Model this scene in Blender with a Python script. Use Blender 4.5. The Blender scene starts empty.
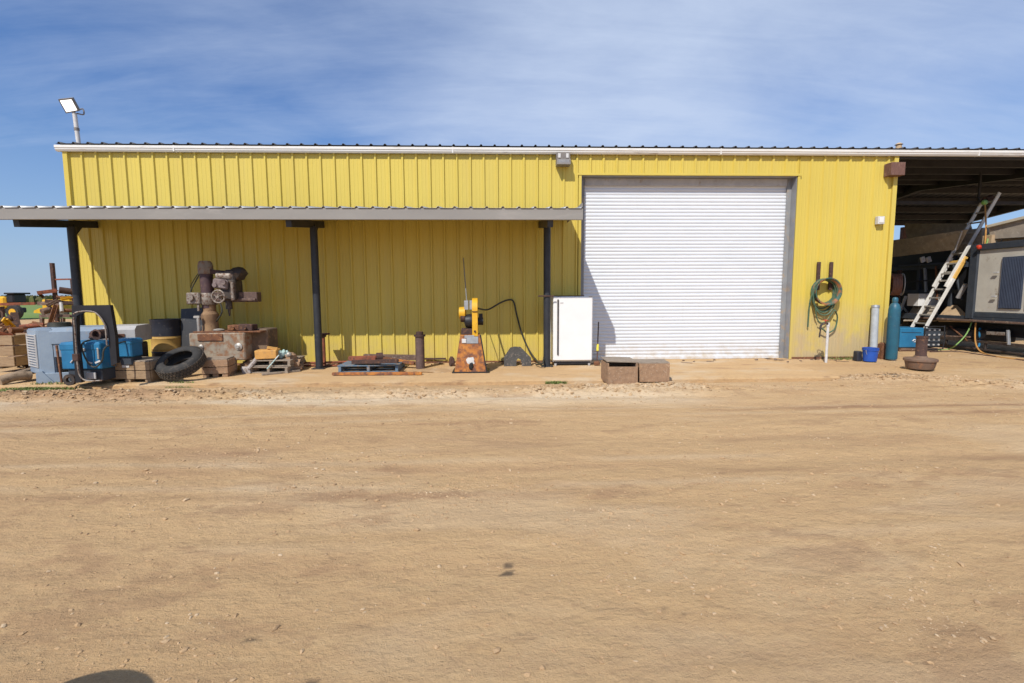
import bpy, bmesh, math, random
import numpy as np
from mathutils import Vector, Matrix, Euler, noise
random.seed(7); rng = np.random.default_rng(11)
R = math.radians
sc = bpy.context.scene
COL = sc.collection
# ------------------------------------------------------------------ camera
F, TILT, YAW, ROLL, DIST, EYE = 489.16, .0969, .0358, -.0047, 11.47, 1.6
fw = Vector((math.sin(YAW)*math.cos(TILT), math.cos(YAW)*math.cos(TILT), -math.sin(TILT)))
rt0 = Vector((math.cos(YAW), -math.sin(YAW), 0)); up0 = rt0.cross(fw)
rt = rt0*math.cos(ROLL)+up0*math.sin(ROLL); up = -rt0*math.sin(ROLL)+up0*math.cos(ROLL)
cd = bpy.data.cameras.new('camera'); cam = bpy.data.objects.new('camera', cd); COL.objects.link(cam)
cd.sensor_width = 36; cd.lens = 36*F/1024; cd.clip_start = .05; cd.clip_end = 6000
m = Matrix((rt, up, -fw)).transposed().to_4x4(); m.translation = (0, -DIST, EYE); cam.matrix_world = m
sc.camera = cam
EYEP = Vector((0, -DIST, EYE))
def ray(px, py): return fw*F + rt*(px-512) + up*(341.5-py)
def P(px, py, Y):                       # point of the vertical plane y = Y seen at a photo pixel
    d = ray(px, py); return EYEP + d*((Y+DIST)/d.y)
def PX(px, py, X):                      # the same for the plane x = X
    d = ray(px, py); return EYEP + d*(X/d.x)
def G(px, py, z=0.0):                   # the same for the ground
    d = ray(px, py); return EYEP + d*((z-EYE)/d.z)
# ------------------------------------------------------------------ sky and sun
SUN = Vector((.55, 1.0, -1.18))         # direction the light travels
el = math.atan2(1.18, math.hypot(.55, 1)); az = math.atan2(-.55, -1.0)
w = bpy.data.worlds.new('World'); sc.world = w; w.use_nodes = True
nt = w.node_tree; nt.nodes.clear(); N = nt.nodes.new; L = nt.links.new
sky = N('ShaderNodeTexSky'); sky.sky_type = 'NISHITA'; sky.sun_disc = False
sky.sun_elevation = el; sky.sun_rotation = az % (2*math.pi); sky.air_density = 1.0; sky.dust_density = .05; sky.ozone_density = 3.0
tc = N('ShaderNodeTexCoord'); sx = N('ShaderNodeSeparateXYZ'); L(tc.outputs['Generated'], sx.inputs[0])
def wm(op, a, b, c=None):
    n = N('ShaderNodeMath'); n.operation = op
    for i, v in enumerate([a, b] if c is None else [a, b, c]):
        if isinstance(v, (int, float)): n.inputs[i].default_value = v
        else: L(v, n.inputs[i])
    return n.outputs[0]
den = wm('ADD', wm('MAXIMUM', sx.outputs[2], 0.0), .22)
cx = wm('DIVIDE', sx.outputs[0], den); cy = wm('DIVIDE', sx.outputs[1], den)
cmb = N('ShaderNodeCombineXYZ'); L(cx, cmb.inputs[0]); L(cy, cmb.inputs[1])
mp = N('ShaderNodeMapping'); L(cmb.outputs[0], mp.inputs[0]); mp.inputs['Rotation'].default_value = (0, 0, R(-24)); mp.inputs['Scale'].default_value = (.75, 1.35, 1)
n1 = N('ShaderNodeTexNoise'); L(mp.outputs[0], n1.inputs['Vector']); n1.inputs['Scale'].default_value = 1.5; n1.inputs['Detail'].default_value = 9; n1.inputs['Roughness'].default_value = .58; n1.inputs['Distortion'].default_value = .25
n2 = N('ShaderNodeTexNoise'); L(cmb.outputs[0], n2.inputs['Vector']); n2.inputs['Scale'].default_value = .55; n2.inputs['Detail'].default_value = 3
# the veil is thickest above the right half of the shed
mp3 = N('ShaderNodeMapping'); L(cmb.outputs[0], mp3.inputs[0]); mp3.inputs['Rotation'].default_value = (0, 0, R(-30)); mp3.inputs['Scale'].default_value = (.8, 4.5, 1)
n3 = N('ShaderNodeTexNoise'); L(mp3.outputs[0], n3.inputs['Vector']); n3.inputs['Scale'].default_value = 2.2; n3.inputs['Detail'].default_value = 12; n3.inputs['Roughness'].default_value = .66; n3.inputs['Distortion'].default_value = .5
veil = wm('MULTIPLY_ADD', wm('ABSOLUTE', wm('SUBTRACT', cx, .5), 0), -.36, .70)
cl = wm('ADD', wm('MULTIPLY', wm('SUBTRACT', n1.outputs[0], .5), .95), wm('ADD', veil, wm('MULTIPLY', wm('SUBTRACT', n2.outputs[0], .5), .9)))
cl = wm('ADD', cl, wm('MULTIPLY', wm('SUBTRACT', n3.outputs[0], .5), .34)); cl = wm('MINIMUM', wm('MAXIMUM', cl, .04), .80)
mx = N('ShaderNodeMix'); mx.data_type = 'RGBA'; L(cl, mx.inputs[0]); hz = N('ShaderNodeMix'); hz.data_type = 'RGBA'; L(wm('MULTIPLY', wm('MAXIMUM', wm('SUBTRACT', 1.0, wm('MULTIPLY', wm('ABSOLUTE', sx.outputs[2], 0), 3.2)), 0), .8), hz.inputs[0]); hz.inputs[7].default_value = (3.6, 5.3, 8.0, 1); hs = N('ShaderNodeHueSaturation'); hs.inputs['Saturation'].default_value = 1.2; hs.inputs['Value'].default_value = 1.3; L(sky.outputs[0], hs.inputs['Color']); tn = N('ShaderNodeMix'); tn.data_type = 'RGBA'; tn.blend_type = 'MULTIPLY'; tn.inputs[0].default_value = 1; L(hs.outputs[0], tn.inputs[6]); tn.inputs[7].default_value = (.97, 1.0, 1.2, 1); L(tn.outputs[2], hz.inputs[6]); L(hz.outputs[2], mx.inputs[6]); mx.inputs[7].default_value = (7.9, 9.2, 11.6, 1)
bg = N('ShaderNodeBackground'); L(mx.outputs[2], bg.inputs[0]); bg.inputs[1].default_value = .08
wo = N('ShaderNodeOutputWorld'); L(bg.outputs[0], wo.inputs[0])
sl = bpy.data.lights.new('sun', 'SUN'); so = bpy.data.objects.new('sun', sl); COL.objects.link(so)
sl.energy = 4.6; sl.angle = R(.53); sl.color = (1, .95, .86)
so.rotation_euler = SUN.to_track_quat('-Z', 'Y').to_euler(); so.location = (-8, -16, 20)
vs = sc.view_settings; vs.view_transform = 'Standard'; vs.look = 'None'; vs.gamma = 1; vs.exposure = 0.0; vs.use_curve_mapping = False
# ------------------------------------------------------------------ materials
def mat(name, c1, c2=None, c3=None, scale=4, t3=.6, rough=.75, metal=0, bump=.15, bscale=60, stretch=(1, 1, 1), w3=.06, emit=0, spec=.4):
    mt = bpy.data.materials.new(name); mt.use_nodes = True; nt = mt.node_tree; b = nt.nodes['Principled BSDF']
    nn = nt.nodes.new; ln = nt.links.new
    tc = nn('ShaderNodeTexCoord'); mp = nn('ShaderNodeMapping'); mp.inputs['Scale'].default_value = stretch; ln(tc.outputs['Object'], mp.inputs[0])
    def nz(s, d=6, r=.6):
        n = nn('ShaderNodeTexNoise'); n.inputs['Scale'].default_value = s; n.inputs['Detail'].default_value = d; n.inputs['Roughness'].default_value = r; ln(mp.outputs[0], n.inputs['Vector']); return n.outputs[0]
    def ramp(f, a, bb):
        r = nn('ShaderNodeMapRange'); r.inputs[1].default_value = a; r.inputs[2].default_value = bb; ln(f, r.inputs[0]); return r.outputs[0]
    def mix(f, a, bb):
        x = nn('ShaderNodeMix'); x.data_type = 'RGBA'; ln(f, x.inputs[0])
        for v, i in ((a, 6), (bb, 7)):
            if isinstance(v, tuple): x.inputs[i].default_value = (*v, 1)
            else: ln(v, x.inputs[i])
        return x.outputs[2]
    c2 = c2 or tuple(v*.8 for v in c1)
    col = mix(ramp(nz(scale), .35, .65), c1, c2)
    if c3: col = mix(ramp(nz(scale*1.9, 8, .65), t3-w3, t3+w3), col, c3)
    ln(col, b.inputs['Base Color']); b.inputs['Roughness'].default_value = rough; b.inputs['Metallic'].default_value = metal
    b.inputs['Specular IOR Level'].default_value = spec
    if bump:
        bp = nn('ShaderNodeBump'); bp.inputs['Strength'].default_value = bump; bp.inputs['Distance'].default_value = .01
        ln(nz(bscale, 5), bp.inputs['Height']); ln(bp.outputs[0], b.inputs['Normal'])
    if emit: b.inputs['Emission Color'].default_value = (1, .98, .92, 1); b.inputs['Emission Strength'].default_value = emit
    return mt
M = {}
M['rust'] = mat('rust', (.20, .085, .04), (.10, .045, .03), (.30, .14, .06), 9, .58, .9, 0, .4, 90)
M['rust_dark'] = mat('dark_rust', (.085, .045, .035), (.05, .03, .027), (.16, .08, .045), 8, .6, .85, 0, .4, 80)
M['rust_red'] = mat('red_rust', (.30, .09, .045), (.17, .06, .035), (.10, .05, .04), 8, .6, .85, 0, .3, 80)
M['rust_orange'] = mat('orange_rust', (.52, .21, .045), (.34, .12, .04), (.16, .075, .05), 6, .53, .85, 0, .35, 60, w3=.08)
M['scrap_mix'] = mat('mixed_scrap', (.19, .12, .085), (.11, .07, .055), (.33, .24, .18), 6, .6, .85, 0, .4, 60)
M['black'] = mat('black_paint', (.012, .012, .015), (.018, .018, .022), (.06, .045, .04), 6, .70, .5, 0, .1, 50)
M['post'] = mat('post_paint', (.022, .025, .032), (.035, .038, .045), (.08, .075, .07), 5, .66, .45, 0, .08, 50)
M['rubber'] = mat('rubber', (.03, .029, .028), (.045, .042, .04), (.11, .09, .07), 7, .62, .85, 0, .25, 70)
M['tread'] = mat('dusty_tread', (.055, .048, .042), (.09, .075, .06), (.14, .11, .08), 8, .6, .9, 0, .5, 50)
M['wood'] = mat('pallet_wood', (.36, .25, .15), (.27, .18, .105), (.18, .12, .08), 5, .62, .9, 0, .35, 60, (1, 1, 6))
M['wood_grey'] = mat('weathered_wood', (.33, .27, .21), (.24, .19, .145), (.15, .11, .08), 6, .6, .95, 0, .4, 60, (1, 3, 3))
M['wood_brown'] = mat('brown_board', (.36, .225, .135), (.25, .155, .095), (.45, .33, .23), 14, .62, .95, 0, .5, 55)
M['iron_grey'] = mat('worn_cast_iron', (.34, .29, .22), (.22, .18, .14), (.24, .12, .06), 5, .53, .8, 0, .3, 50, w3=.08)
M['iron_dark'] = mat('oily_iron', (.08, .065, .055), (.05, .04, .038), (.16, .10, .07), 8, .6, .55, .3, .3, 60)
M['iron_pale'] = mat('bare_steel', (.50, .48, .44), (.36, .33, .30), (.25, .15, .09), 8, .66, .5, .4, .2, 60)
M['iron_worn'] = mat('worn_steel', (.34, .30, .26), (.22, .18, .15), (.13, .07, .045), 12, .55, .6, .3, .2, 60)
M['teal'] = mat('teal_cylinder_paint', (.022, .115, .17), (.018, .085, .135), (.07, .12, .14), 6, .66, .45, 0, .08, 40)
M['blue'] = mat('blue_machine_paint', (.02, .17, .34), (.015, .125, .26), (.10, .15, .20), 5, .68, .5, 0, .1, 40)
M['bluegrey'] = mat('faded_blue_grey_paint', (.25, .31, .38), (.19, .24, .31), (.30, .28, .26), 3, .64, .6, 0, .12, 40)
M['palegrey'] = mat('chalky_grey_paint', (.47, .46, .45), (.38, .37, .37), (.32, .26, .20), 4, .64, .7, 0, .15, 40)
M['white'] = mat('fridge_enamel', (.80, .80, .80), (.76, .76, .76), (.60, .55, .48), 3, .72, .35, 0, .02, 20)
M['white_pipe'] = mat('white_pipe', (.62, .62, .62), (.52, .50, .48), None, 9, .6, .5)
M['grey_pipe'] = mat('grey_plastic_pipe', (.40, .43, .45), (.32, .34, .36), (.25, .22, .18), 7, .66, .5)
M['yellow_paint'] = mat('machine_yellow', (.72, .40, .02), (.62, .33, .02), (.30, .17, .06), 6, .67, .5)
M['drum_band'] = mat('drum_yellow_band', (.56, .35, .10), (.47, .28, .08), (.25, .16, .08), 5, .66, .6)
M['drum_black'] = mat('drum_dark_paint', (.022, .024, .036), (.035, .036, .045), (.11, .10, .10), 5, .64, .45)
M['fascia'] = mat('grey_fascia', (.27, .255, .235), (.24, .225, .21), (.30, .28, .26), 2, .6, .55, 0, .05, 20, (.3, 1, 1))
M['gutter'] = mat('white_gutter', (.74, .73, .70), (.66, .64, .61), (.40, .34, .29), 3, .66, .5, 0, .05, 20, (.3, 1, 3))
M['galv'] = mat('galvanised', (.42, .44, .46), (.34, .35, .37), None, 10, .6, .45, .5, .1, 40)
M['soffit'] = mat('grey_deck_underside', (.10, .095, .09), (.075, .07, .068), (.14, .12, .10), 3, .62, .8)
M['purlin'] = mat('purlin_primer', (.05, .047, .05), (.035, .033, .035), None, 4, .6, .7)
M['beam_brown'] = mat('red_primer', (.17, .085, .065), (.12, .06, .05), (.24, .15, .11), 8, .6, .8, 0, .2, 50, (6, 1, 1))
M['alu'] = mat('ladder_aluminium', (.46, .43, .38), (.36, .33, .29), (.22, .18, .14), 8, .62, .5, .3)
M['alu_pale'] = mat('pale_aluminium', (.68, .66, .62), (.58, .56, .52), None, 8, .6, .5, 0)
M['ladder_yellow'] = mat('ladder_yellow_rail', (.72, .43, .10), (.60, .36, .10), None, 8, .6, .5)
M['cabinet'] = mat('beige_cabinet', (.56, .53, .46), (.48, .45, .39), (.35, .29, .22), 3, .66, .6)
M['louvre'] = mat('slate_louvre', (.05, .065, .10), (.04, .05, .08), None, 5, .6, .5)
M['slate'] = mat('slate_frame', (.045, .055, .07), (.035, .042, .055), (.10, .09, .08), 5, .66, .55)
M['tan_sheet'] = mat('tan_dusty_sheet', (.50, .36, .22), (.40, .28, .17), (.25, .15, .09), 4, .62, .85)
M['brown_sheet'] = mat('grey_brown_belt', (.40, .34, .27), (.31, .26, .21), (.48, .41, .33), 6, .6, .95, 0, .3, 40)
M['cream'] = mat('cream_tarp', (.60, .54, .42), (.52, .46, .36), None, 4, .6, .8)
M['green_hose'] = mat('green_hose', (.08, .15, .09), (.06, .11, .07), (.16, .16, .10), 12, .6, .5)
M['lime_hose'] = mat('lime_hose', (.25, .42, .14), (.18, .33, .10), None, 12, .6, .5)
M['orange_hose'] = mat('orange_hose', (.50, .26, .07), (.40, .20, .06), None, 12, .6, .5)
M['copper'] = mat('red_brown_hose', (.33, .16, .11), (.24, .12, .09), None, 12, .6, .5)
M['cord'] = mat('black_cord', (.03, .03, .025), (.05, .05, .035), None, 12, .6, .6)
M['blue_plastic'] = mat('blue_bucket', (.02, .09, .42), (.018, .07, .33), (.12, .15, .28), 6, .68, .45)
M['blue_pallet'] = mat('blue_pallet_paint', (.13, .20, .28), (.09, .14, .20), (.28, .22, .17), 6, .56, .8)
M['cardboard'] = mat('orange_carton', (.62, .34, .10), (.54, .28, .08), (.42, .24, .10), 6, .6, .8)
M['rag'] = mat('grey_cloth', (.42, .38, .36), (.32, .28, .26), (.20, .15, .12), 9, .6, .95, 0, .4, 50)
M['mint'] = mat('mint_plastic', (.32, .46, .44), (.42, .52, .50), (.60, .60, .58), 9, .58, .6)
M['red'] = mat('red_plastic', (.55, .05, .02), (.45, .04, .02), None, 5, .6, .4)
M['lime'] = mat('lime_fitting', (.35, .65, .12), (.25, .5, .3), None, 5, .6, .4)
M['bark'] = mat('dry_bark', (.33, .24, .16), (.24, .17, .11), (.16, .11, .07), 8, .6, .95, 0, .6, 40)
M['screen'] = mat('lamp_panel', (.85, .85, .82), None, None, 5, .6, .3, 0, 0, emit=1.6)
M['glass'] = mat('lamp_glass', (.35, .36, .38), (.28, .29, .31), None, 5, .6, .15)
M['bronze'] = mat('fixture_casing', (.22, .20, .18), (.18, .16, .15), None, 8, .6, .5)
M['grass'] = mat('weed_leaves', (.16, .21, .05), (.10, .15, .035), (.30, .26, .10), 20, .6, .8, 0, 0)
M['dark'] = mat('unlit_interior', (.012, .012, .012), (.02, .02, .02), None, 4)
M['track'] = mat('muddy_track', (.13, .10, .075), (.09, .07, .055), None, 4)

def nodes_of(name):
    mt = bpy.data.materials.new(name); mt.use_nodes = True; nt = mt.node_tree
    return mt, nt, nt.nodes['Principled BSDF'], nt.nodes.new, nt.links.new
class NT:                                # small helper for bigger node graphs
    def __init__(s, name):
        s.mt, s.nt, s.b, s.nn, s.ln = nodes_of(name)
        s.tc = s.nn('ShaderNodeTexCoord')
    def val(s, n, i, v):
        if isinstance(v, (int, float)): n.inputs[i].default_value = v
        elif isinstance(v, tuple): n.inputs[i].default_value = (*v, 1) if len(v) == 3 and n.inputs[i].type == 'RGBA' else v
        else: s.ln(v, n.inputs[i])
    def noise(s, sc_, d=5, r=.6, st=(1, 1, 1), dist=0, loc=(0, 0, 0)):
        mp = s.nn('ShaderNodeMapping'); mp.inputs['Scale'].default_value = st; mp.inputs['Location'].default_value = loc
        s.ln(s.tc.outputs['Object'], mp.inputs[0])
        n = s.nn('ShaderNodeTexNoise'); n.inputs['Scale'].default_value = sc_; n.inputs['Detail'].default_value = d; n.inputs['Roughness'].default_value = r; n.inputs['Distortion'].default_value = dist
        s.ln(mp.outputs[0], n.inputs['Vector']); return n.outputs[0]
    def ramp(s, f, a, b, c=0, d=1):
        r = s.nn('ShaderNodeMapRange'); s.val(r, 0, f)
        for i, v in ((1, a), (2, b), (3, c), (4, d)): s.val(r, i, v)
        return r.outputs[0]
    def mix(s, f, a, b, mode='MIX'):
        x = s.nn('ShaderNodeMix'); x.data_type = 'RGBA'; x.blend_type = mode; s.val(x, 0, f); s.val(x, 6, a); s.val(x, 7, b); return x.outputs[2]
    def math(s, op, a, b=0):
        n = s.nn('ShaderNodeMath'); n.operation = op; s.val(n, 0, a); s.val(n, 1, b); return n.outputs[0]
    def xyz(s):
        n = s.nn('ShaderNodeSeparateXYZ'); s.ln(s.tc.outputs['Object'], n.inputs[0]); return n.outputs
    def bump(s, h, st, dist, prev=None):
        b = s.nn('ShaderNodeBump'); b.inputs['Strength'].default_value = st; b.inputs['Distance'].default_value = dist; s.ln(h, b.inputs['Height'])
        if prev: s.ln(prev, b.inputs['Normal'])
        return b.outputs[0]
    def attr(s, name):
        a = s.nn('ShaderNodeAttribute'); a.attribute_name = name
        n = s.nn('ShaderNodeSeparateColor'); s.ln(a.outputs['Color'], n.inputs[0]); return n.outputs
# yellow ribbed steel
k = NT('yellow_siding'); X, Y_, Z = k.xyz()
c = k.mix(k.ramp(k.noise(.6, 4, .5, (1, 1, .35)), .35, .65), (.625, .490, .094), (.575, .446, .084))
c = k.mix(k.ramp(k.noise(7, 6, .6, (1.3, 1, .05)), .5, .8, 0, .32), c, (.50, .38, .12))          # run-off streaks
c = k.mix(k.ramp(k.noise(14, 6, .7), .66, .8, 0, .4), c, (.40, .30, .14))
lowm = k.math('MULTIPLY', k.ramp(Z, .75, .05), k.ramp(k.noise(5, 6, .65, (1, 1, .6)), .38, .62))
c = k.mix(k.math('MULTIPLY', lowm, .55), c, (.45, .33, .20))                                       # splashed mud along the foot
rgt = k.math('MULTIPLY', k.ramp(X, 7.0, 7.3), k.ramp(k.math('ADD', Z, k.math('MULTIPLY', k.math('SUBTRACT', X, 7.1), .12)), 1.6, .75))
spl = k.math('MULTIPLY', rgt, k.ramp(k.noise(2.2, 7, .62, (1, 1, .8), 0, (3, 0, 1)), .28, .52))
c = k.mix(k.math('MULTIPLY', spl, .92), c, (.46, .36, .22))
wn = k.nn('ShaderNodeTexWhiteNoise'); wn.noise_dimensions = '1D'; k.ln(k.math('FLOOR', k.math('DIVIDE', k.math('ADD', X, 40.05), .9144)), wn.inputs['W'])
c = k.mix(k.ramp(wn.outputs[0], 0, 1, 0, .28), c, (.54, .43, .12))
k.ln(c, k.b.inputs['Base Color']); k.b.inputs['Roughness'].default_value = .42; k.b.inputs['Specular IOR Level'].default_value = .35
nb = k.bump(k.noise(1.1, 3, .5, (1, 1, .6)), .5, .03); nb = k.bump(k.noise(9, 4), .15, .006, nb); k.ln(nb, k.b.inputs['Normal'])
M['yellow'] = k.mt
# white rolling door
k = NT('door_enamel'); X, Y_, Z = k.xyz()
c = k.mix(k.ramp(k.noise(1.5, 5, .6, (1, 1, 3)), .4, .7), (.66, .69, .74), (.62, .655, .705))
c = k.mix(k.math('MULTIPLY', k.ramp(Z, .5, .0), k.ramp(k.noise(6, 6), .35, .7)), c, (.52, .44, .33))
c = k.mix(k.ramp(k.noise(8, 6, .65, (2, 1, .15)), .6, .85, 0, .35), c, (.50, .49, .46))
k.ln(c, k.b.inputs['Base Color']); k.b.inputs['Roughness'].default_value = .4
k.ln(k.bump(k.noise(3, 4, .5, (.5, 1, 2)), .2, .01), k.b.inputs['Normal']); M['door'] = k.mt
# dirt
def dirt(name, apron=False):
    k = NT(name); X, Y_, Z = k.xyz()
    c = k.mix(k.ramp(k.noise(.35, 5, .55, (.5, 1.6, 1)), .35, .65), (.550, .366, .190), (.515, .338, .174))
    c = k.mix(k.ramp(k.noise(1.3, 12, .74, (.35, 2.2, 1), .4), .50, .68, 0, .5), c, (.41, .255, .135))   # wheel-dragged streaks
    c = k.mix(k.ramp(k.noise(2.1, 12, .74, (.4, 2.2, 1), .3, (5, 2, 0)), .52, .72, 0, .4), c, (.60, .43, .24))
    c = k.mix(k.ramp(k.noise(13, 9, .75, (.8, 1.5, 1)), .5, .70, 0, .6), c, (.36, .225, .125))
    c = k.mix(k.ramp(k.noise(7, 9, .72, (.6, 1.6, 1), 0, (2, 5, 0)), .5, .72, 0, .45), c, (.41, .26, .145))
    c = k.mix(k.ramp(k.noise(45, 7, .75, (1, 1, 1), 0, (1, 2, 0)), .55, .72, 0, .5), c, (.62, .47, .29))
    if apron:
        c = k.mix(k.ramp(k.noise(1.1, 7, .6, (.6, 1, 1)), .52, .66, 0, .6), c, (.56, .46, .33))
        c = k.mix(k.ramp(k.noise(2.3, 7, .6, (.5, 1.5, 1), 0, (7, 0, 0)), .6, .68, 0, .6), c, (.24, .13, .075))
    else:
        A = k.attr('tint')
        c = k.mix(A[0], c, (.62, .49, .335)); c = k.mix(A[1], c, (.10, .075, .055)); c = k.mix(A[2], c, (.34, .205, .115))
    k.ln(c, k.b.inputs['Base Color']); k.b.inputs['Roughness'].default_value = .95; k.b.inputs['Specular IOR Level'].default_value = .15
    nb = k.bump(k.noise(5, 7, .6, (.6, 1.3, 1)), .8, .05 if not apron else .02)
    nb = k.bump(k.noise(28, 8, .7), .9, .02, nb); nb = k.bump(k.noise(130, 5, .7), .8, .007, nb)
    k.ln(nb, k.b.inputs['Normal']); return k.mt
M['dirt'] = dirt('packed_dirt'); M['apron'] = dirt('dusty_concrete', True)
M['clod'] = mat('dirt_clods', (.46, .305, .165), (.37, .24, .13), (.52, .39, .25), 2, .58, .95, 0, .5, 60)
k = NT('field_grass'); c = k.mix(k.ramp(k.noise(.12, 6, .6, (.4, 1.5, 1)), .4, .62), (.12, .20, .03), (.17, .22, .05)); k.ln(c, k.b.inputs['Base Color']); k.b.inputs['Roughness'].default_value = .9; M['field'] = k.mt
M['crop'] = mat('crop_leaves', (.115, .125, .04), (.085, .10, .03), (.19, .15, .07), .35, .56, .9, 0, .6, 8)
# ------------------------------------------------------------------ mesh helpers
class MB:
    def __init__(s, T=None): s.bm = bmesh.new(); s.T = T or Matrix()
    def _v(s, vs):
        for v in vs: v.co = s.T @ v.co
    def add(s, verts, faces):
        vv = [s.bm.verts.new(s.T @ Vector(v)) for v in verts]
        for f in faces:
            try: s.bm.faces.new([vv[i] for i in f])
            except ValueError: pass
        return s
    def box(s, c, size, rot=(0, 0, 0), bev=.006, jit=0):
        t = bmesh.new(); bmesh.ops.create_cube(t, size=1)
        for v in t.verts: v.co = Vector((v.co.x*size[0], v.co.y*size[1], v.co.z*size[2])) + Vector((random.uniform(-jit, jit), random.uniform(-jit, jit), random.uniform(-jit, jit)))
        if bev: bmesh.ops.bevel(t, geom=t.edges[:], offset=min(bev, min(size)*.3), segments=1, affect='EDGES')
        mm = Matrix.Translation(Vector(c)) @ (rot.to_4x4() if isinstance(rot, Matrix) else Euler(rot).to_matrix().to_4x4())
        for v in t.verts: v.co = mm @ v.co
        s._merge(t); return s
    def _merge(s, t):
        t.verts.index_update(); vv = [s.bm.verts.new(s.T @ v.co) for v in t.verts]
        for f in t.faces: s.bm.faces.new([vv[v.index] for v in f.verts])
        t.free()
    def bar(s, a, b, wd, ht, bev=.004, upv=(0, 0, 1)):       # a rectangular bar from a to b
        a, b = Vector(a), Vector(b); z = (b-a); ln_ = z.length; z.normalize(); u = Vector(upv)
        if abs(z.dot(u)) > .97: u = Vector((0, 1, 0))
        x = u.cross(z).normalized(); y = z.cross(x)
        s.box((a+b)/2, (wd, ht, ln_), Matrix((x, y, z)).transposed(), bev); return s
    def cyl(s, a, b, r0, r1=None, seg=20, caps=True):
        return s.lathe(a, b, [(r0, 0), (r1 if r1 is not None else r0, (Vector(b)-Vector(a)).length)], seg, caps)
    def lathe(s, a, b, prof, seg=24, caps=True, closed=False):   # prof: (radius, distance along a->b)
        a, b = Vector(a), Vector(b); z = (b-a).normalized(); u = Vector((0, 0, 1)) if abs(z.z) < .9 else Vector((1, 0, 0))
        x = u.cross(z).normalized(); y = z.cross(x); vs = []; fs = []; n = len(prof)
        for r, h in prof:
            for i in range(seg):
                t = 2*math.pi*i/seg; vs.append(a+z*h+x*(r*math.cos(t))+y*(r*math.sin(t)))
        for j in range(n-1 if not closed else n):
            for i in range(seg): fs.append((j*seg+i, j*seg+(i+1) % seg, ((j+1) % n)*seg+(i+1) % seg, ((j+1) % n)*seg+i))
        if caps and not closed: fs.append(tuple(range(seg))[::-1]); fs.append(tuple((n-1)*seg+i for i in range(seg)))
        return s.add(vs, fs)
    def tube(s, pts, r, seg=8, smooth=4, closed=False):
        pts = [Vector(p) for p in pts]
        if smooth and len(pts) > 2:
            out = []; n = len(pts)
            for i in range(n if closed else n-1):
                p0 = pts[i-1] if (i > 0 or closed) else pts[i]; p1 = pts[i]; p2 = pts[(i+1) % n]; p3 = pts[(i+2) % n] if (i+2 < n or closed) else p2
                for k_ in range(smooth):
                    t = k_/smooth; out.append(.5*((2*p1)+(p2-p0)*t+(2*p0-5*p1+4*p2-p3)*t*t+(3*p1-p0-3*p2+p3)*t*t*t))
            if not closed: out.append(pts[-1])
            pts = out
        vs = []; fs = []; x = None; n = len(pts)
        for i, p in enumerate(pts):
            d = (pts[(i+1) % n if closed else min(i+1, n-1)]-pts[i-1 if (closed or i) else 0]).normalized()
            if x is None: x = d.orthogonal().normalized()
            x = (x-d*x.dot(d)).normalized(); y = d.cross(x)
            for j in range(seg): t = 2*math.pi*j/seg; vs.append(p+x*(r*math.cos(t))+y*(r*math.sin(t)))
        for i in range(n if closed else n-1):
            for j in range(seg): fs.append((i*seg+j, i*seg+(j+1) % seg, ((i+1) % n)*seg+(j+1) % seg, ((i+1) % n)*seg+j))
        if not closed: fs.append(tuple(range(seg))[::-1]); fs.append(tuple((n-1)*seg+j for j in range(seg)))
        return s.add(vs, fs)
    def slab(s, poly, ext):                                   # planar polygon pushed along a vector
        n = len(poly); e = Vector(ext); vs = [Vector(p) for p in poly]+[Vector(p)+e for p in poly]
        fs = [tuple(range(n)), tuple(range(n, 2*n))[::-1]]+[(i, (i+1) % n, n+(i+1) % n, n+i) for i in range(n)]
        return s.add(vs, fs)
    def blob(s, c, r, sc_=(1, 1, 1), jit=.2, sub=2, seed=0):
        t = bmesh.new(); bmesh.ops.create_icosphere(t, subdivisions=sub, radius=1)
        for v in t.verts:
            q = 1+jit*noise.noise(v.co*1.7+Vector((seed*7.1, 0, 0)))*2
            v.co = Vector((v.co.x*sc_[0], v.co.y*sc_[1], v.co.z*sc_[2]))*(r*q)+Vector(c)
        s._merge(t); return s
    def build(s, name, mt, parent=None, sharp=32):
        bmesh.ops.recalc_face_normals(s.bm, faces=s.bm.faces[:])
        if parent is not None:
            off = world_loc(parent)
            for v in s.bm.verts: v.co -= off
        me = bpy.data.meshes.new(name); s.bm.to_mesh(me); s.bm.free()
        me.materials.append(M[mt] if isinstance(mt, str) else mt)
        me.polygons.foreach_set('use_smooth', [True]*len(me.polygons)); me.set_sharp_from_angle(angle=R(sharp))
        o = bpy.data.objects.new(name, me); COL.objects.link(o); o.parent = parent
        return o
def world_loc(o):
    v = Vector(o.location)
    while o.parent: o = o.parent; v += o.location
    return v
def tag(o, label=None, cat=None, group=None, kind=None):
    if label: o['label'] = label
    if cat: o['category'] = cat
    if group: o['group'] = group
    if kind: o['kind'] = kind
    return o
def thing(name, loc, label, cat, group=None):
    o = bpy.data.objects.new(name, None); o.empty_display_size = .2; COL.objects.link(o); o.location = loc
    return tag(o, label, cat, group)
def solo(name, mb, mt, loc, label, cat, group=None):         # a thing that is one mesh, origin at its base
    for v in mb.bm.verts: v.co -= Vector(loc)
    o = mb.build(name, mt); o.location = loc
    return tag(o, label, cat, group)
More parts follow.
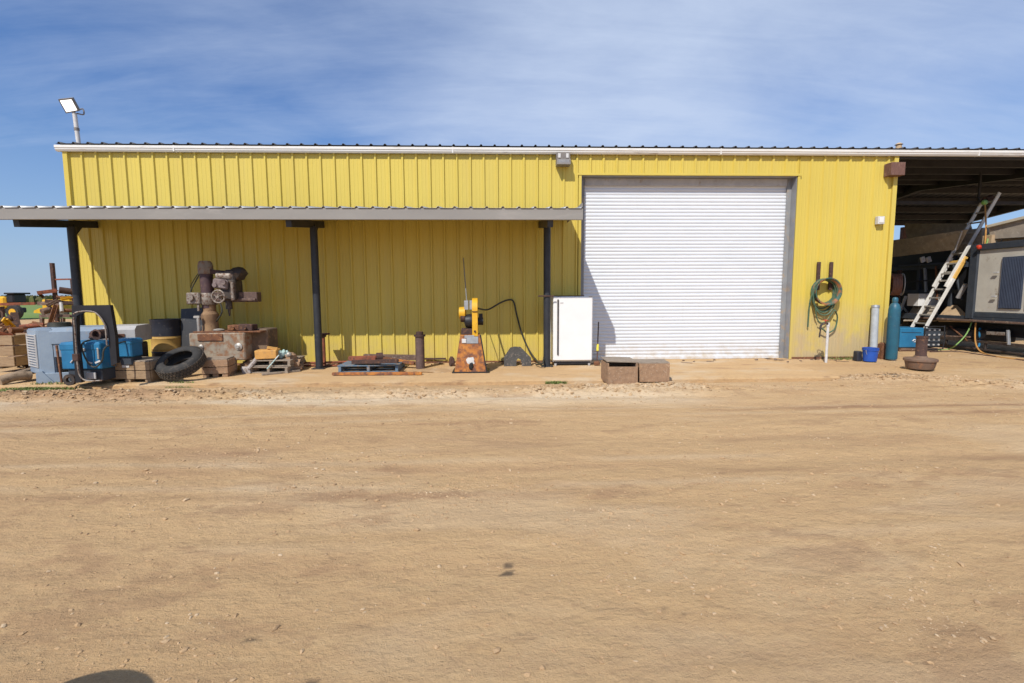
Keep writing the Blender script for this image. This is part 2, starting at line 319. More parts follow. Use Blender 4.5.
# ------------------------------------------------------------------ noise for the ground
def _h(ix, iy, s): 
    n = (ix*374761393 + iy*668265263 + s*1442695041) & 0x7fffffff
    n = ((n ^ (n >> 13))*1274126177) & 0x7fffffff
    return ((n ^ (n >> 16)) & 0xffff)/65535.0
def vn(x, y, s=0):
    ix = np.floor(x).astype(np.int64); iy = np.floor(y).astype(np.int64); fx = x-ix; fy = y-iy
    fx = fx*fx*(3-2*fx); fy = fy*fy*(3-2*fy)
    return (_h(ix, iy, s)*(1-fx)+_h(ix+1, iy, s)*fx)*(1-fy)+(_h(ix, iy+1, s)*(1-fx)+_h(ix+1, iy+1, s)*fx)*fy
def fbm(x, y, o=4, s=0, g=.5):
    a = 1; t = 0; n = 0
    for i in range(o): t = t+a*vn(x*2**i, y*2**i, s+i*17); n += a; a *= g
    return t/n
def sm(x, a, b):
    t = np.clip((x-a)/(b-a), 0, 1); return t*t*(3-2*t)
def churn(x, y):                            # loose turned-up dirt: a band along the apron and the patch by the tap
    cy_ = -3.25+.12*np.sin(x*.45)+.35*(fbm(x*.5, x*0+3.3, 2, 5)-.5)
    band = np.exp(-((y-cy_)/.42)**2)*(.35+.65*sm(fbm(x*.7, y*.9, 3, 9), .3, .62))*(1-.75*sm(x, 3.0, 4.5)*(1-sm(x, 7.5, 9)))
    return np.clip(band+.9*np.exp(-((x-7.5)/1.0)**2-((y+2.5)/.25)**2), 0, 1)
def height(x, y):
    near = 1-sm(np.hypot(x*.6, y+6), 14, 30)
    h = -.045+.05*(fbm(x*.25, y*.45, 3, 1)-.5)+.022*(fbm(x*.8, y*2.2, 4, 2)-.5)*near+.012*(fbm(x*5, y*7, 3, 3)-.5)*near
    c = churn(x, y)*near
    h = h+near*.014*(fbm(x*11, y*16, 3, 4, .6)-.5)*sm(fbm(x*.7, y*1.6, 3, 6), .35, .65)
    h = h+c*(.06*fbm(x*3.2, y*6, 2, 30)+.11*np.abs(fbm(x*8, y*11, 4, 31)-.5)*2)
    for yc, wd, a in ((-3.72, .16, .035), (-4.5, .2, .02), (-6.2, .22, .016), (-7.0, .2, .014), (-8.6, .2, .012)):
        yy = y-yc-.12*np.sin(x*.3+yc)-.02*x*(yc < -5)
        h = h-near*a*np.exp(-(yy/wd)**2)*sm(fbm(x*.45, y*0+yc, 3, 40), .3, .7)*1.2+near*a*.45*np.exp(-((yy-wd*1.9)/(wd*.6))**2)*sm(fbm(x*.6, y*0+yc, 3, 41), .35, .65)
    under = sm(y, -2.75, -2.4)*(1-sm(x, 6.3, 6.9))*(1-sm(y, .3, 1))*sm(x, -13, -12.5)
    h = h*(1-under)+under*(-.09)
    rise = sm(x, 6.2, 7.0)*sm(y, -3.2, -1.8)*(1-sm(y, 20, 40))
    return h+rise*.045
# ground sheet
def grid_axis(parts):
    out = []
    for a, b, st in parts: out += list(np.arange(a, b-1e-6, st))
    return out
geo = lambda a, b, n: list(np.geomspace(a, b, n))
xs = [-v for v in geo(13, 2500, 26)][::-1] + grid_axis([(-12.9, -4, .045), (-4, 4, .028), (4, 15, .045)]) + geo(15.2, 2500, 26)
ys = [-DIST-v for v in geo(2.0, 200, 10)][::-1] + [-DIST-1, -DIST, -DIST+.8] + grid_axis([(-10.4, -7, .028), (-7, -4, .035), (-4, -1.2, .028), (-1.2, 3, .08), (3, 14, .4)]) + geo(14.4, 4000, 40)
xa, ya = np.array(xs), np.array(ys); XX, YY = np.meshgrid(xa, ya); ZZ = height(XX, YY)
nx, ny = len(xa), len(ya)
me = bpy.data.meshes.new('ground'); co = np.stack([XX, YY, ZZ], -1).reshape(-1, 3).astype(np.float32)
i0 = (np.arange(ny-1)[:, None]*nx+np.arange(nx-1)[None, :]).ravel(); q = np.stack([i0, i0+1, i0+nx+1, i0+nx], 1).astype(np.int32)
me.vertices.add(len(co)); me.vertices.foreach_set('co', co.ravel()); me.loops.add(q.size); me.loops.foreach_set('vertex_index', q.ravel())
me.polygons.add(len(q)); me.polygons.foreach_set('loop_start', np.arange(0, q.size, 4, dtype=np.int32)); me.polygons.foreach_set('use_smooth', np.ones(len(q), bool)); me.update()
def spot(px, py, r, e=.5, s=1.0):
    g = G(px, py, -.03); d = np.hypot((XX-g.x), (YY-g.y)*s)+.5*r*(fbm(XX*14, YY*14, 3, 50)-.5); return 1-sm(d, r*(1-e), r)
CH = churn(XX, YY)
pale = .95*np.exp(-((YY+3.85)/.5)**2)*sm(fbm(XX*.35, YY*1.3, 4, 60), .32, .6)*(1-.8*sm(XX, 2.5, 4)*(1-sm(XX, 7.8, 9.5)))
pale = np.maximum(pale, .8*CH*sm(fbm(XX*1.5, YY*3, 3, 61), .35, .6)*sm(XX, -6, -3.5))
pale = np.maximum(pale, .75*np.exp(-((XX-11)/2.6)**2-((YY+2.7)/.45)**2)*sm(fbm(XX*2, YY*3, 3, 63), .3, .55))
pale = np.maximum(pale, .22*sm(fbm(XX*.5+3, YY*1.5, 5, 62), .55, .75))
darkm = np.clip(spot(508, 562, .035, .3)+spot(508, 570, .055, .3, 1.8)+.8*spot(251, 636, .03, .3)+spot(307, 682, .035, .3)+.4*spot(663, 607, .028)+.4*spot(681, 611, .02)
                +.9*np.exp(-((XX-7.45)/.75)**2-((YY+2.5)/.17)**2)*sm(fbm(XX*6, YY*9, 4, 64), .38, .6), 0, 1)*.85
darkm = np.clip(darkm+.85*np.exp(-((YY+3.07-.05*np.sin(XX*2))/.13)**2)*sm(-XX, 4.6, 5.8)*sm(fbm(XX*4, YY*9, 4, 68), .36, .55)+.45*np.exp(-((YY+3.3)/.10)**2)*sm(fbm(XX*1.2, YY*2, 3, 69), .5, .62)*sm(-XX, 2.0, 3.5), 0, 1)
brown = np.clip(.75*CH*(1-sm(XX, -6.2, -3.8)) + .5*np.exp(-((YY+4.4+.04*XX)/.10)**2)*sm(fbm(XX*.6, YY, 3, 65), .35, .6)
                +.16*sm(fbm(XX*.45, YY*2.0, 5, 66), .52, .72)+.5*np.exp(-((YY+6.3-.03*XX)/.2)**2)*sm(fbm(XX*.7+9, YY, 3, 67), .4, .65), 0, 1)
for yc, sl, a_ in ((-4.9, .035, .55), (-5.35, .035, .45), (-6.9, -.02, .5), (-7.5, -.02, .45), (-8.5, .03, .35)):
    t_ = YY-yc-sl*XX-.10*np.sin(XX*.35+yc)
    tr = np.exp(-(t_/.085)**2)*sm(fbm(XX*.5, YY*0+yc, 3, 80), .35, .6)*(.55+.45*sm(fbm(XX*5, YY*9, 3, 81), .35, .65))
    brown = np.clip(brown+a_*tr, 0, 1); pale = np.clip(pale+.5*a_*np.exp(-((t_-.2)/.07)**2)*sm(fbm(XX*.6, YY*0+yc, 3, 82), .4, .6), 0, 1)
brown = np.clip(brown+.42*sm(fbm(XX*2.2, YY*4.5, 5, 83, .65), .56, .66)*sm(fbm(XX*.4, YY*.9, 3, 84), .4, .6), 0, 1)
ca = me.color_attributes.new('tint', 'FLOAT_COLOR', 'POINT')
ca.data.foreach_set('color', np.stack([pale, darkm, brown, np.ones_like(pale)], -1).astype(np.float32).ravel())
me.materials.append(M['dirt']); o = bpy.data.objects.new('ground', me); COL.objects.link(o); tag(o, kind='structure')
# concrete apron under the canopy and in front of the door, buried at its front edge
mb = MB(); nxx = 120; pv = []
front = [(-12.6+i*(19.2/nxx), -2.45+.05*noise.noise(Vector((i*.2, 0, 0)))) for i in range(nxx+1)]
for x, y in front: pv += [(x, y, -.15), (x, y, -.028), (x, y+.05, -.002+.006*noise.noise(Vector((x*.8, 0, 3)))), (x, 1.0, -.001)]
mb.add(pv, [(4*i+j, 4*(i+1)+j, 4*(i+1)+j+1, 4*i+j+1) for i in range(nxx) for j in range(3)])
for jx in (-8.2, -4.3, -.4, 3.4): pass
tag(mb.build('concrete_apron', 'apron'), kind='structure')
# clods and pebbles
NC = 9000; cx_ = []; tries = 0
bx_, fx_ = [], []
tmp = bmesh.new(); bmesh.ops.create_icosphere(tmp, subdivisions=1, radius=1); tmp.verts.index_update()
iv = np.array([v.co[:] for v in tmp.verts]); ifc = np.array([[v.index for v in f.verts] for f in tmp.faces]); tmp.free()
def scatter(n, xr, yr, acc, smin, smax, pw):
    out = []
    while len(out) < n:
        x = rng.uniform(*xr, 4000); y = rng.uniform(*yr, 4000); a = acc(x, y)
        kx = rng.uniform(0, 1, 4000) < a; x, y = x[kx], y[kx]
        kx = ~((y > -2.42) & (x < 6.7) & (y < 1)); x, y = x[kx], y[kx]
        out += list(zip(x, y))
    out = np.array(out[:n]); s = smin*(smax/smin)**(rng.uniform(0, 1, n)**pw); return np.column_stack([out, s])
pts = np.vstack([
    scatter(5200, (-11, 14), (-4.2, -2.3), lambda x, y: churn(x, y)**1.5, .006, .042, 2.6),
    scatter(900, (6.5, 9.2), (-3.1, -1.9), lambda x, y: churn(x, y)**2, .008, .04, 2.0),
    scatter(5200, (-11, 13), (-9.9, -2.5), lambda x, y: .2+.8*sm(fbm(x*.5, y*.8, 3, 70), .5, .7), .003, .014, 2.8),
    scatter(5000, (-2.9, 3.0), (-10.2, -7.2), lambda x, y: .1+.9*sm(fbm(x*.9, y*1.5, 3, 71), .5, .72), .0025, .012, 3),
    scatter(4500, (-11, 13), (-9.8, -3.0), lambda x, y: .15+.85*sm(fbm(x*.4+5, y*1.2, 3, 72), .48, .68)*(.12+.88*sm(-y, 9.0, 6.0)), .007, .020, 2.2),
    scatter(260, (7.4, 14), (-1.5, 2), lambda x, y: x*0+1, .006, .03, 2.5)])
hz_ = height(pts[:, 0], pts[:, 1]); n = len(pts)
jit = 1+rng.uniform(-.3, .3, (n, len(iv), 1)); ss = pts[:, 2][:, None, None]*np.stack([rng.uniform(.8, 1.7, n), rng.uniform(.7, 1.2, n), rng.uniform(.35, .75, n)], 1)[:, None, :]
v = iv[None]*jit*ss; an = rng.uniform(0, 6.28, n); ca_, sa_ = np.cos(an)[:, None], np.sin(an)[:, None]
v = np.stack([v[..., 0]*ca_-v[..., 1]*sa_, v[..., 0]*sa_+v[..., 1]*ca_, v[..., 2]], -1)+np.stack([pts[:, 0], pts[:, 1], hz_+pts[:, 2]*.12], 1)[:, None, :]
fa = (ifc[None]+(np.arange(n)*len(iv))[:, None, None]).reshape(-1, 3)
me = bpy.data.meshes.new('dirt_clods'); me.from_pydata(v.reshape(-1, 3).tolist(), [], fa.tolist()); me.materials.append(M['clod'])
o = bpy.data.objects.new('dirt_clods', me); COL.objects.link(o); tag(o, 'loose dirt clods and pebbles strewn over the yard', 'dirt clods', kind='stuff')
# field and crop belt behind the yard
mb = MB(); mb.add([(-600, 25, -.02), (600, 25, -.02), (600, 900, -.02), (-600, 900, -.02)], [(0, 1, 2, 3)])
tag(mb.build('field', 'field'), kind='structure')
cv = []; cf = []
rr = np.random.default_rng(5)
for i in range(16000):
    x = rr.uniform(-260, 60); y = 88+rr.uniform(0, 1)**1.5*90; h_ = rr.uniform(.9, 1.75)*(1+.12*math.sin(x*.11)); a = rr.uniform(0, 3.14); w_ = rr.uniform(.3, .9)
    dx, dy = math.cos(a)*w_, math.sin(a)*w_; b = len(cv)
    cv += [(x-dx, y-dy, 0), (x+dx, y+dy, 0), (x+dx*.8, y+dy*.8, h_*.75), (x+rr.uniform(-.2, .2), y+.1, h_), (x-dx*.8, y-dy*.8, h_*.7)]; cf.append((b, b+1, b+2, b+3, b+4))
me = bpy.data.meshes.new('crop_rows'); me.from_pydata(cv, [], cf); me.materials.append(M['crop']); o = bpy.data.objects.new('crop_rows', me); COL.objects.link(o)
tag(o, 'olive green band of tall crops on the horizon left of the shed', 'crops', kind='stuff')
# ------------------------------------------------------------------ the shed
XL, XR, XD1, XD2, ZE, ZD = -9.40, 9.43, 2.035, 7.06, 4.76, 4.285
shed = thing('metal_shed', (0, 0, 0), 'long yellow ribbed metal workshop with white rolling door and open bay', 'building')
RIB = .3048
def ribbed(x0, x1, z0, z1, y0=0, phase=0.0, step=RIB, h=.036):
    # trapezoid ribs standing out of the plane y0 towards -y, with two low stiffeners in each pan
    prof = []; i = math.floor((x0-phase)/step)
    while phase+i*step < x1+step:
        c = phase+i*step
        for dx, dy in ((-.036, 0), (-.016, h), (.016, h), (.036, 0), (.095, 0), (.104, .0035), (.116, .0035), (.125, 0), (.180, 0), (.189, .0035), (.201, .0035), (.210, 0)):
            prof.append((c+dx, dy))
        i += 1
    pr = [(x, d) for x, d in prof if x0 <= x <= x1]; pr = [(x0, 0)]+pr+[(x1, 0)]
    nz_ = max(2, int((z1-z0)/1.0)+1); zs = np.linspace(z0, z1, nz_); vs = []; fs = []; n = len(pr)
    for j, z in enumerate(zs):
        for x, d in pr:
            wob = .0025*noise.noise(Vector((x*2.1, z*1.3, 4))) if 0 < j < nz_-1 else 0
            vs.append((x, y0-d+wob, z))
    for j in range(nz_-1):
        for a in range(n-1): fs.append((j*n+a, j*n+a+1, (j+1)*n+a+1, (j+1)*n+a))
    return vs, fs
mb = MB()
PH = P(82.7, 160, 0).x
for a, b, z0, z1 in ((XL+.02, XD1-.05, .03, ZE+.05), (XD2+.05, XR-.06, .05, ZE+.05), (XD1-.05, XD2+.05, ZD+.04, ZE+.05)): mb.add(*ribbed(a, b, z0, z1, 0, PH))
wallo = mb.build('front_wall', 'yellow', shed, 20)
mb = MB()                                    # side and rear walls, and the wall inside the door
for c_, s_ in (((XL-.0, 5.65, 2.4), (.06, 11.2, 4.75)), ((XR-.04, 5.65, 2.4), (.06, 11.2, 4.75)), ((0, 11.25, 2.4), (XR-XL-.2, .06, 4.75))):
    mb = MB(); mb.box(c_, s_, bev=0); mb.build('outer_wall', 'yellow', shed)
mb = MB()
for nm, c_, s_ in (('corner_trim', (XL+.015, -.02, ZE/2+.02), (.10, .075, ZE)), ('corner_trim', (XR-.03, -.02, ZE/2+.03), (.10, .075, ZE-.02)), ('door_trim', (XD1-.045, -.035, ZD/2), (.06, .03, ZD)),
                   ('door_trim', (XD2+.045, -.035, ZD/2), (.06, .03, ZD)), ('door_trim', ((XD1+XD2)/2, -.037, ZD+.035), (XD2-XD1+.20, .034, .05))):
    mb = MB(); mb.box(c_, s_, bev=.003); mb.build(nm, 'yellow', shed)
mb = MB()                                    # base channel
mb.box(((XL+XD1)/2, -.03, .015), (XD1-XL-.1, .05, .035), bev=.003); mb.build('base_channel', 'rust', shed)
mb = MB(); mb.box(((XR+XD2)/2, -.03, .03), (XR-XD2-.15, .05, .05), bev=.003); mb.build('base_channel', 'rust', shed)
# rolling door
REC = .24
dv = []; df = []; zc = 0.03; slat = .0825; ri = 0
prof = []
while zc < ZD+.1:
    for t, d in ((0, 0), (.15, .005), (.32, .0095), (.5, .011), (.7, .008), (.86, .0015), (.94, -.005)): prof.append((zc+t*slat, d))
    zc += slat
xsd = np.linspace(XD1+.02, XD2-.02, 9)
for z, d in prof:
    for x in xsd: dv.append((x, REC-d, z))
n = len(xsd)
for j in range(len(prof)-1):
    for i in range(n-1): df.append((j*n+i, j*n+i+1, (j+1)*n+i+1, (j+1)*n+i))
mb = MB(); mb.add(dv, df); door = mb.build('rolling_door', 'door', shed, 50)
mb = MB(); mb.box(((XD1+XD2)/2, REC-.02, .035), (XD2-XD1-.04, .05, .07)); mb.build('bottom_bar', 'door', door)
mb = MB()
for x, s in ((XD1, 1), (XD2, -1)): mb.box((x-s*.005, REC/2, ZD/2), (.012, REC+.04, ZD), bev=0).box((x+s*.045, REC-.05, ZD/2), (.10, .04, ZD), bev=.004)
mb.box(((XD1+XD2)/2, REC/2, ZD+.006), (XD2-XD1, REC+.04, .012), bev=0); mb.build('door_frame', mat('grey_jamb', (.26, .27, .28), (.21, .21, .22), (.35, .27, .19), 3, .6, .6), shed)
mb = MB(); mb.box(((XD1+XD2)/2, REC-.045, ZD-.09), (XD2-XD1-.2, .05, .17)); mb.build('door_hood', 'palegrey', shed)
mb = MB(); mb.box(((XD1+XD2)/2, REC+.3, ZD/2), (XD2-XD1+.6, .05, ZD+.3), bev=0); mb.build('inner_lining', 'dark', shed)
# main roof (low gable, ridge in the middle) over shed and bay
DEP, SL, ROX0, ROX1 = 11.3, .10, XL-.08, P(946, 224, 11.5).x
rz = lambda y: ZE+.135+(SL*(y+.2) if y < DEP/2 else SL*(DEP-y+.2))
mb = MB(); n = int((ROX1-ROX0)/RIB)+1
vs = []; fs = []; cols = []
for i in range(n+1):
    c = ROX0+i*RIB
    for dx, dz in ((0, 0), (.036, 0), (.055, .032), (.085, .032), (.104, 0)): cols.append((c+dx, dz))
ysr = (-.15, DEP/2, DEP+.2)
for y in ysr:
    for x, dz in cols: vs.append((x, y, rz(y)+dz))
m_ = len(cols)
for j in range(2):
    for i in range(m_-1): fs.append((j*m_+i, j*m_+i+1, (j+1)*m_+i+1, (j+1)*m_+i))
mb.add(vs, fs); roof = mb.build('roof', mat('roof_sheet', (.06, .06, .07), (.045, .045, .052), (.12, .10, .09), 3, .64, .5), shed, 20)
sol = roof.modifiers.new('thick', 'SOLIDIFY'); sol.thickness = .006
mb = MB()                                    # closure strip under the ribs and eave strut
mb.box(((ROX0+ROX1)/2, -.015, ZE+.05), (ROX1-ROX0, .02, .12), bev=0); mb.build('eave_trim', 'purlin', shed)
gp = [(0, 0), (-.06, 0), (-.085, .035), (-.085, .055), (-.10, .07), (-.10, .12), (-.09, .125), (-.08, .11), (0, .11)]
mb = MB()
mb.slab([(ROX0-.05, -.035+y, ZE-.01+z) for y, z in gp], (ROX1-ROX0+.1, 0, 0)); gut = mb.build('gutter', 'gutter', shed, 25)
for x in np.arange(-7, 23, 6.1): mb = MB(); mb.box((x, -.075, ZE+.055), (.03, .115, .135), bev=.002); mb.build('gutter_joint', 'gutter', gut)
for y in (0.02, 1.2, 2.45, 3.7, 4.9, 6.3, 7.6, 8.9, 10.1, 11.2):
    zc = rz(y)-.11; mb = MB(); mb.box(((XR+ROX1)/2, y, zc), (ROX1-XR, .06, .20), bev=.003).box(((XR+ROX1)/2, y+.05, zc-.09), (ROX1-XR, .05, .014), bev=0); mb.build('purlin', 'purlin', shed)
for x in (XR+5.6, ROX1-.2):
    mb = MB(); mb.bar((x, 0, rz(0)-.18), (x, DEP/2, rz(DEP/2)-.18), .16, .30).bar((x, DEP, rz(DEP)-.18), (x, DEP/2, rz(DEP/2)-.18), .16, .30); mb.build('rafter', 'purlin', shed)
for x in (ROX1-.2,):
    for y in (.1, DEP-.1): mb = MB(); mb.box((x, y, 2.2), (.2, .2, 4.5)); mb.build('bay_column', 'beam_brown', shed)
pc = P(900, 300, 11.0); mb = MB(); mb.box((pc.x, 11.0, 2.3), (.3, .2, 4.6)); mb.build('bay_column', 'beam_brown', shed)
a, b = P(886, 163, -.14), P(904.5, 176, -.14)
mb = MB(); mb.box(((a.x+b.x)/2+.0, -.12, (a.z+b.z)/2), (b.x-a.x-.13, .22, a.z-b.z)); mb.build('beam_end', 'beam_brown', shed)
# canopy along the left half
CY, CZ0, CZ1 = -2.0, P(300, 219.3, -2.0).z, P(300, 208, -2.0).z
CX0, CX1 = P(81, 240, 0).x-.42*(CZ1+.3-P(81, 240, 0).z), P(583, 213, CY).x
ZW = CZ1+.29
mb = MB(); cols = []; i = 0
ph2 = P(2.5, 205, CY).x
c = ph2-20*RIB
while c < CX1:
    for dx, dz in ((-.036, 0), (-.016, .03), (.016, .03), (.036, 0)):
        if CX0 < c+dx < CX1: cols.append((c+dx, dz))
    c += RIB
cols = [(CX0, 0)]+cols+[(CX1, 0)]; m_ = len(cols); vs = []
for y, z in ((CY-.02, CZ1+.004), (-.004, ZW)):
    for x, dz in cols: vs.append((x, y, z+dz))
mb.add(vs, [(i, i+1, m_+i+1, m_+i) for i in range(m_-1)])
can = mb.build('canopy_roof', 'galv', shed, 20); sol = can.modifiers.new('thick', 'SOLIDIFY'); sol.thickness = .004
mb = MB(); mb.slab([(CX0, CY, CZ0), (CX0, CY, CZ1), (CX0, CY+.05, CZ1), (CX0, CY+.05, CZ0+.02), (CX0, CY+.09, CZ0+.02), (CX0, CY+.09, CZ0)], (CX1-CX0, 0, 0))
mb.build('fascia', 'fascia', can, 25)
mb = MB(); mb.box((CX1-.01, (CY-.03)/2, (CZ0+ZW)/2+.02), (.02, -CY-.12, .1), bev=0); mb.build('rake_trim', 'fascia', can)
mb = MB()
for y in (-1.45, -.9, -.3): mb = MB(); mb.box(((CX0+CX1)/2, y, CZ1+(ZW-CZ1)*(y-CY)/2-.075), (CX1-CX0-.06, .05, .12), bev=.002); mb.build('canopy_purlin', 'soffit', shed)
posts = [P(72.5, 240, -.75).x, P(314, 240, -.75).x, P(547, 300, -.75).x]
RZ0, RZ1 = P(20, 227, CY+.12).z+.075, P(85, 228, -.03).z+.075
for i, x in enumerate(posts):
    mb = MB(); zt = RZ0+(RZ1-RZ0)*(-.75-CY-.12)/(-.03-CY-.12)+.045
    mb.cyl((x, -.75, 0), (x, -.75, zt-.10), .078, seg=18)
    mb.box((x, -.75, .01), (.26, .26, .02), bev=.003)
    mb.build('canopy_post', 'post', shed)
    mb = MB(); mb.bar((x-.06, CY+.12, RZ0), (x-.06, -.03, RZ1), .11, .15); r_ = mb.build('canopy_rafter', 'post', shed)
    mb = MB(); mb.slab([(x-.012, -.69, zt-.30), (x-.012, -.69, zt-.04), (x-.012, -.40, zt-.0)], (.024, 0, 0)); mb.build('gusset', 'post', r_)
# ------------------------------------------------------------------ fixtures on the shed
b = P(77, 139, .1); t = P(74.5, 113, .1)
T = thing('flood_light', (b.x, .1, rz(.1)), 'floodlight with bright square panel on leaning white pole over roof corner', 'floodlight')
mb = MB(); mb.cyl((b.x+.03, .1, rz(.1)-.02), t, .042, .042, 12); pole = mb.build('pole', 'white_pipe', T)
mb = MB(); mid = (Vector((b.x+.03, .1, rz(.1)))+t)/2; mb.cyl(mid-Vector((0, 0, .03)), mid+Vector((0, 0, .03)), .05, seg=12); mb.build('clamp', 'bronze', pole)
a0, a1, a2, a3 = P(58, 99.5, -.12), P(72, 98, -.12), P(79, 111, .05), P(66, 113.5, .05)
ctr = (a0+a1+a2+a3)/4; u = (a1-a0).normalized(); v_ = (a3-a0); v_ = (v_-u*v_.dot(u)).normalized(); nn_ = u.cross(v_).normalized()
if nn_.y > 0: nn_ = -nn_
mb = MB(); mb.slab([a0, a1, a2, a3], -nn_*.06); head = mb.build('lamp_housing', 'bronze', T)
ins = [ctr+(p-ctr)*.82+nn_*.004 for p in (a0, a1, a2, a3)]; mb = MB(); mb.slab(ins, -nn_*.003); mb.build('lamp_panel', 'screen', head)
mb = MB(); mb.tube([a3.lerp(a2, .35)-nn_*.04, t+Vector((-.02, .02, .12)), t+Vector((0, 0, .0))], .018, 8).tube([a3.lerp(a2, .75)-nn_*.04, t+Vector((.16, .03, .10)), t+Vector((.17, .03, -.02)), t+Vector((.04, .02, 0))], .014, 8)
mb.build('bracket', 'bronze', T)
a, b = P(556, 154.5, -.1), P(569.5, 167, -.1); cx0 = (a.x+b.x)/2; wd = b.x-a.x
T = thing('wall_light', (cx0, 0, b.z), 'small bronze security light box fixed high under the gutter', 'wall light')
mb = MB(); mb.box((cx0, -.12, b.z+.22), (wd, .16, .16)).slab([(cx0-wd/2, -.03, b.z+.02), (cx0-wd/2, -.27, b.z+.02), (cx0-wd/2, -.25, b.z+.14), (cx0-wd/2, -.03, b.z+.14)], (wd, 0, 0)); mb.build('housing', 'bronze', T)
mb = MB(); mb.box((cx0-.09, -.205, b.z+.22), (.06, .02, .10)); mb.build('lens', 'white_pipe', T); mb = MB(); mb.box((cx0+.09, -.205, b.z+.22), (.06, .02, .10)); mb.build('lens', 'white_pipe', T)
mb = MB(); mb.box((cx0, -.262, b.z+.08), (wd*.8, .012, .07), (.17, 0, 0)); mb.build('diffuser', 'galv', T)
c0 = P(879.5, 220.5, -.06); T = thing('junction_box', (c0.x, 0, c0.z-.1), 'small white square electrical box on the yellow wall near its right corner', 'electrical box')
mb = MB(); mb.box((c0.x, -.07, c0.z), (.16, .10, .18)); bx0 = mb.build('casing', 'white_pipe', T)
mb = MB(); mb.box((c0.x, -.125, c0.z), (.10, .012, .12)); mb.build('cover', 'gutter', T)
c0 = P(899, 143, .1); mb = MB(); mb.cyl((c0.x, .1, rz(.1)), (c0.x, .1, rz(.1)+.13), .07, .055).cyl((c0.x, .1, rz(.1)+.13), (c0.x, .1, rz(.1)+.17), .085, .03)
solo('roof_vent', mb, 'tan_sheet', (c0.x, .1, rz(.1)), 'short brown vent cap poking over the roof edge above wall corner', 'roof vent')
# hose hanger: two rusty bars, a wheel rim and a hose
T = thing('hose_hanger', (P(827, 285, 0).x, 0, 1.2), 'two rusty upright bars holding a green wheel rim on the yellow wall', 'hose hanger')
for px in (819, 831.5):
    q = P(px, 262, -.06); mb = MB(); mb.box((q.x, -.06, (P(px, 262, -.06).z+P(px, 290, -.06).z)/2), (.075, .05, P(px, 262, -.06).z-P(px, 290, -.06).z)); mb.build('bar', 'rust_dark', T)
rc = P(827, 291.5, -.16); mb = MB(); rr_ = .325
mb.lathe((rc.x-.03, -.07, rc.z), (rc.x-.02, -.5, rc.z+.0), [(rr_*.8, 0), (rr_*.93, .04), (rr_*.88, .06), (rr_*.88, .15), (rr_*.95, .18), (rr_, .2), (rr_*.93, .2), (rr_*.82, .15), (rr_*.82, .05)], 40, closed=True)
mb.build('rim', mat('green_rim', (.05, .13, .10), (.04, .09, .075), (.33, .13, .05), 3, .52, .6), T)
mb = MB()
for i in range(4):
    yy = -.07-.035*i; R0 = rr_*.84+.02*(i % 2); sag = .13+.045*i; px_ = []
    for j in range(22):
        t = 2*math.pi*j/22; px_.append((rc.x-.05+R0*math.cos(t)*(.98), yy+.01*math.sin(3*t+i), rc.z+R0*math.sin(t)-(sag if math.sin(t) < 0 else 0)*abs(math.sin(t))))
    mb.tube(px_, .017, 7, 2, True)
z0 = rc.z
mb.tube([(rc.x-.30, -.2, z0+.1), (rc.x-.38, -.14, z0-.2), (rc.x-.36, -.08, z0-.55), (rc.x-.35, -.06, z0-.84)], .017, 7)
mb.tube([(rc.x+.2, -.2, z0-.45), (rc.x+.33, -.1, z0-.62), (rc.x+.30, -.08, z0-.88), (rc.x+.12, -.1, z0-.98), (rc.x-.02, -.14, z0-.90), (rc.x-.1, -.14, z0-.86)], .017, 7)
mb.tube([(rc.x-.3, -.2, z0-.3), (rc.x-.18, -.14, z0-.66), (rc.x-.02, -.12, z0-.74), (rc.x+.12, -.13, z0-.6), (rc.x+.22, -.14, z0-.42)], .013, 7)
solo('garden_hose', mb, 'green_hose', (rc.x, -.2, z0-1), 'looped dark green hose draped round the rim on the yellow wall', 'hose')
b = G(826, 361, .04); T = thing('water_tap', (b.x, b.y, .02), 'thin white standpipe with a tap under the hose coil', 'tap')
zt = P(826, 324, b.y).z
mb = MB(); mb.cyl((b.x, b.y, 0), (b.x, b.y, zt), .028, seg=12).cyl((b.x, b.y, zt-.06), (b.x, b.y, zt+.03), .036, seg=12); mb.build('standpipe', 'white_pipe', T)
mb = MB(); mb.tube([(b.x, b.y, zt), (b.x-.10, b.y-.05, zt+.02), (b.x-.2, b.y-.06, zt-.02), (b.x-.22, b.y-.06, zt-.12)], .024, 8).tube([(b.x-.21, b.y-.06, zt-.1), (b.x-.23, b.y-.06, zt-.3)], .016, 8); tp = mb.build('spout', 'iron_dark', T)
mb = MB(); mb.tube([(b.x+.05*math.cos(t)-.1, b.y-.05+.05*math.sin(t), zt+.09) for t in np.linspace(0, 6.28, 10)[:-1]], .008, 6, 2, True).cyl((b.x-.1, b.y-.05, zt), (b.x-.1, b.y-.05, zt+.09), .01, seg=8); mb.build('tap_wheel', 'red', tp)
